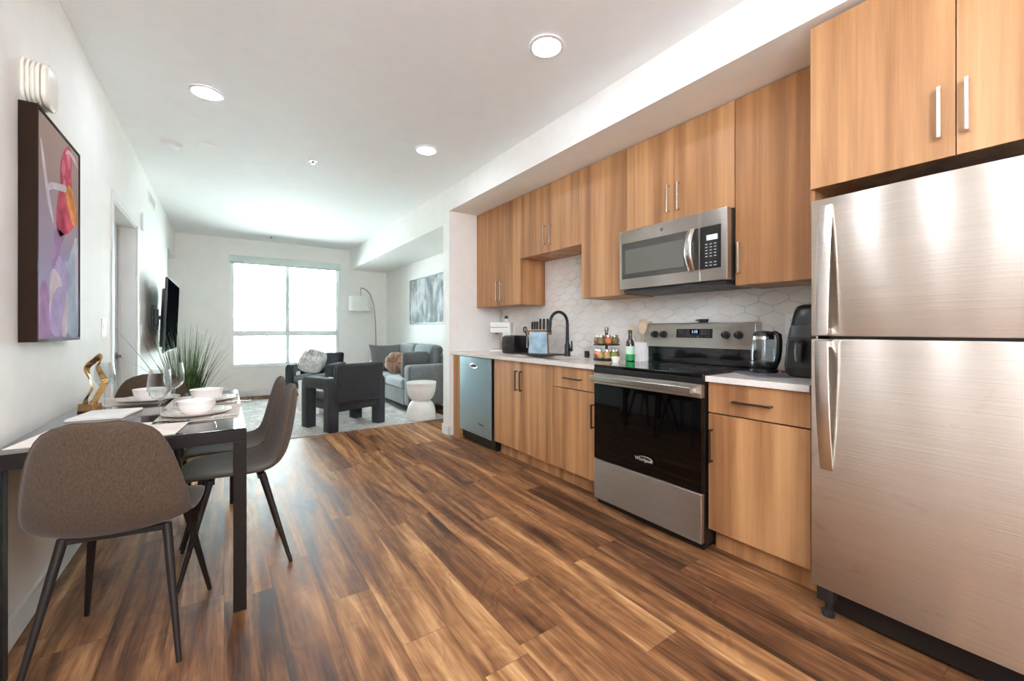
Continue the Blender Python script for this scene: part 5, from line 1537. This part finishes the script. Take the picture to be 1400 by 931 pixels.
# ---------------------------------------------------------------- coffee table, side table, lamp, picture
cfm = thing('coffee_table', 'white square block coffee table on the rug', 'coffee table', (1.19, 6.44, RZ), R(23))
MB().box(-0.25, 0.25, -0.25, 0.25, 0.375, 0.425, bev=0.006).build('tabletop', 'table_white', cfm, world=False)
for (xa, xb, ya, yb) in ((-0.245, 0.245, -0.245, -0.205), (-0.245, 0.245, 0.205, 0.245), (-0.245, -0.205, -0.205, 0.205), (0.205, 0.245, -0.205, 0.205)):
    MB().box(xa, xb, ya, yb, 0.0, 0.374, bev=0.002).build('side_panel', 'table_white', cfm, world=False)
stb = thing('side_table', 'white hourglass side table at the sofa end', 'side table', (2.105, 5.085, RZ))
SM_ = rot((2.105, 5.085, RZ))
up_ = [(0, 0.235), (0.095, 0.235)] + [(0.095 + 0.092 * math.sin(R(a)), 0.235 + 0.205 * (1 - math.cos(R(a)))) for a in range(10, 91, 10)] + [(0.190, 0.445), (0.190, 0.470), (0.187, 0.474), (0, 0.474)]
lo_ = [(0, 0.0), (0.186, 0.0), (0.188, 0.004), (0.187, 0.035)] + [(0.095 + 0.092 * math.cos(R(a)), 0.035 + 0.20 * math.sin(R(a))) for a in range(10, 91, 10)] + [(0, 0.235)]
MB().lathe(lo_, 48, mat=SM_).build('base', 'plaster_white', stb)
MB().lathe(up_, 48, mat=SM_).build('tabletop', 'plaster_white', stb)
fl = thing('floor_lamp', 'slim arc floor lamp with white drum shade in the far corner', 'lamp', (2.46, 8.25, 0))
MB().lathe([(0, 0), (0.14, 0), (0.14, 0.02), (0.13, 0.026), (0, 0.026)], 36, mat=rot((2.46, 8.25, 0))).build('base', 'lamp_steel', fl)
cv = cr_spl([(2.46, 8.25, 0.024), (2.465, 8.25, 0.6), (2.462, 8.25, 1.1), (2.445, 8.25, 1.45), (2.405, 8.25, 1.70), (2.345, 8.25, 1.86), (2.255, 8.25, 1.945), (2.175, 8.25, 1.965)], 5)
MB().tube(cv, 0.009, 10).build('pole', 'lamp_steel', fl)
MB().tube([(2.175, 8.25, 1.967), (2.172, 8.25, 1.90), (2.172, 8.25, 1.80)], 0.006, 8).build('hook', 'lamp_steel', fl)
shd = MB().lathe([(0.190, 1.515), (0.192, 1.515), (0.192, 1.800), (0.190, 1.800)], 44, mat=rot((2.15, 8.25, 0)), closed=True)
shd.build('lamp_shade', 'shade_white', fl)
sp3 = MB()
for k in range(3):
    a = R(120 * k + 10)
    sp3.tube([(2.15, 8.25, 1.78), (2.15 + 0.19 * math.cos(a), 8.25 + 0.19 * math.sin(a), 1.795)], 0.003, 6)
sp3.lathe([(0, 1.66), (0.03, 1.67), (0.036, 1.70), (0.018, 1.75), (0.015, 1.79), (0, 1.79)], 20, mat=rot((2.15, 8.25, 0)))
sp3.tube([(2.172, 8.25, 1.80), (2.15, 8.25, 1.788)], 0.005, 6)
sp3.build('bulb_holder', 'plastic_white', fl)
ap = thing('abstract_painting', 'grey and white abstract painting in thin black frame over sofa', 'picture', (RX, 6.27, 1.26))
AY0, AY1, AZ0, AZ1 = 5.45, 7.095, 1.258, 2.032
f = MB()
f.box(RX - 0.034, RX - 0.001, AY0, AY0 + 0.016, AZ0, AZ1, bev=0.002).box(RX - 0.034, RX - 0.001, AY1 - 0.016, AY1, AZ0, AZ1, bev=0.002)
f.box(RX - 0.034, RX - 0.001, AY0 + 0.016, AY1 - 0.016, AZ0, AZ0 + 0.016, bev=0.002).box(RX - 0.034, RX - 0.001, AY0 + 0.016, AY1 - 0.016, AZ1 - 0.016, AZ1, bev=0.002)
f.build('frame', 'frame_black', ap)
MB().box(RX - 0.026, RX - 0.002, AY0 + 0.02, AY1 - 0.02, AZ0 + 0.02, AZ1 - 0.02).build('canvas', 'grey_canvas', ap)
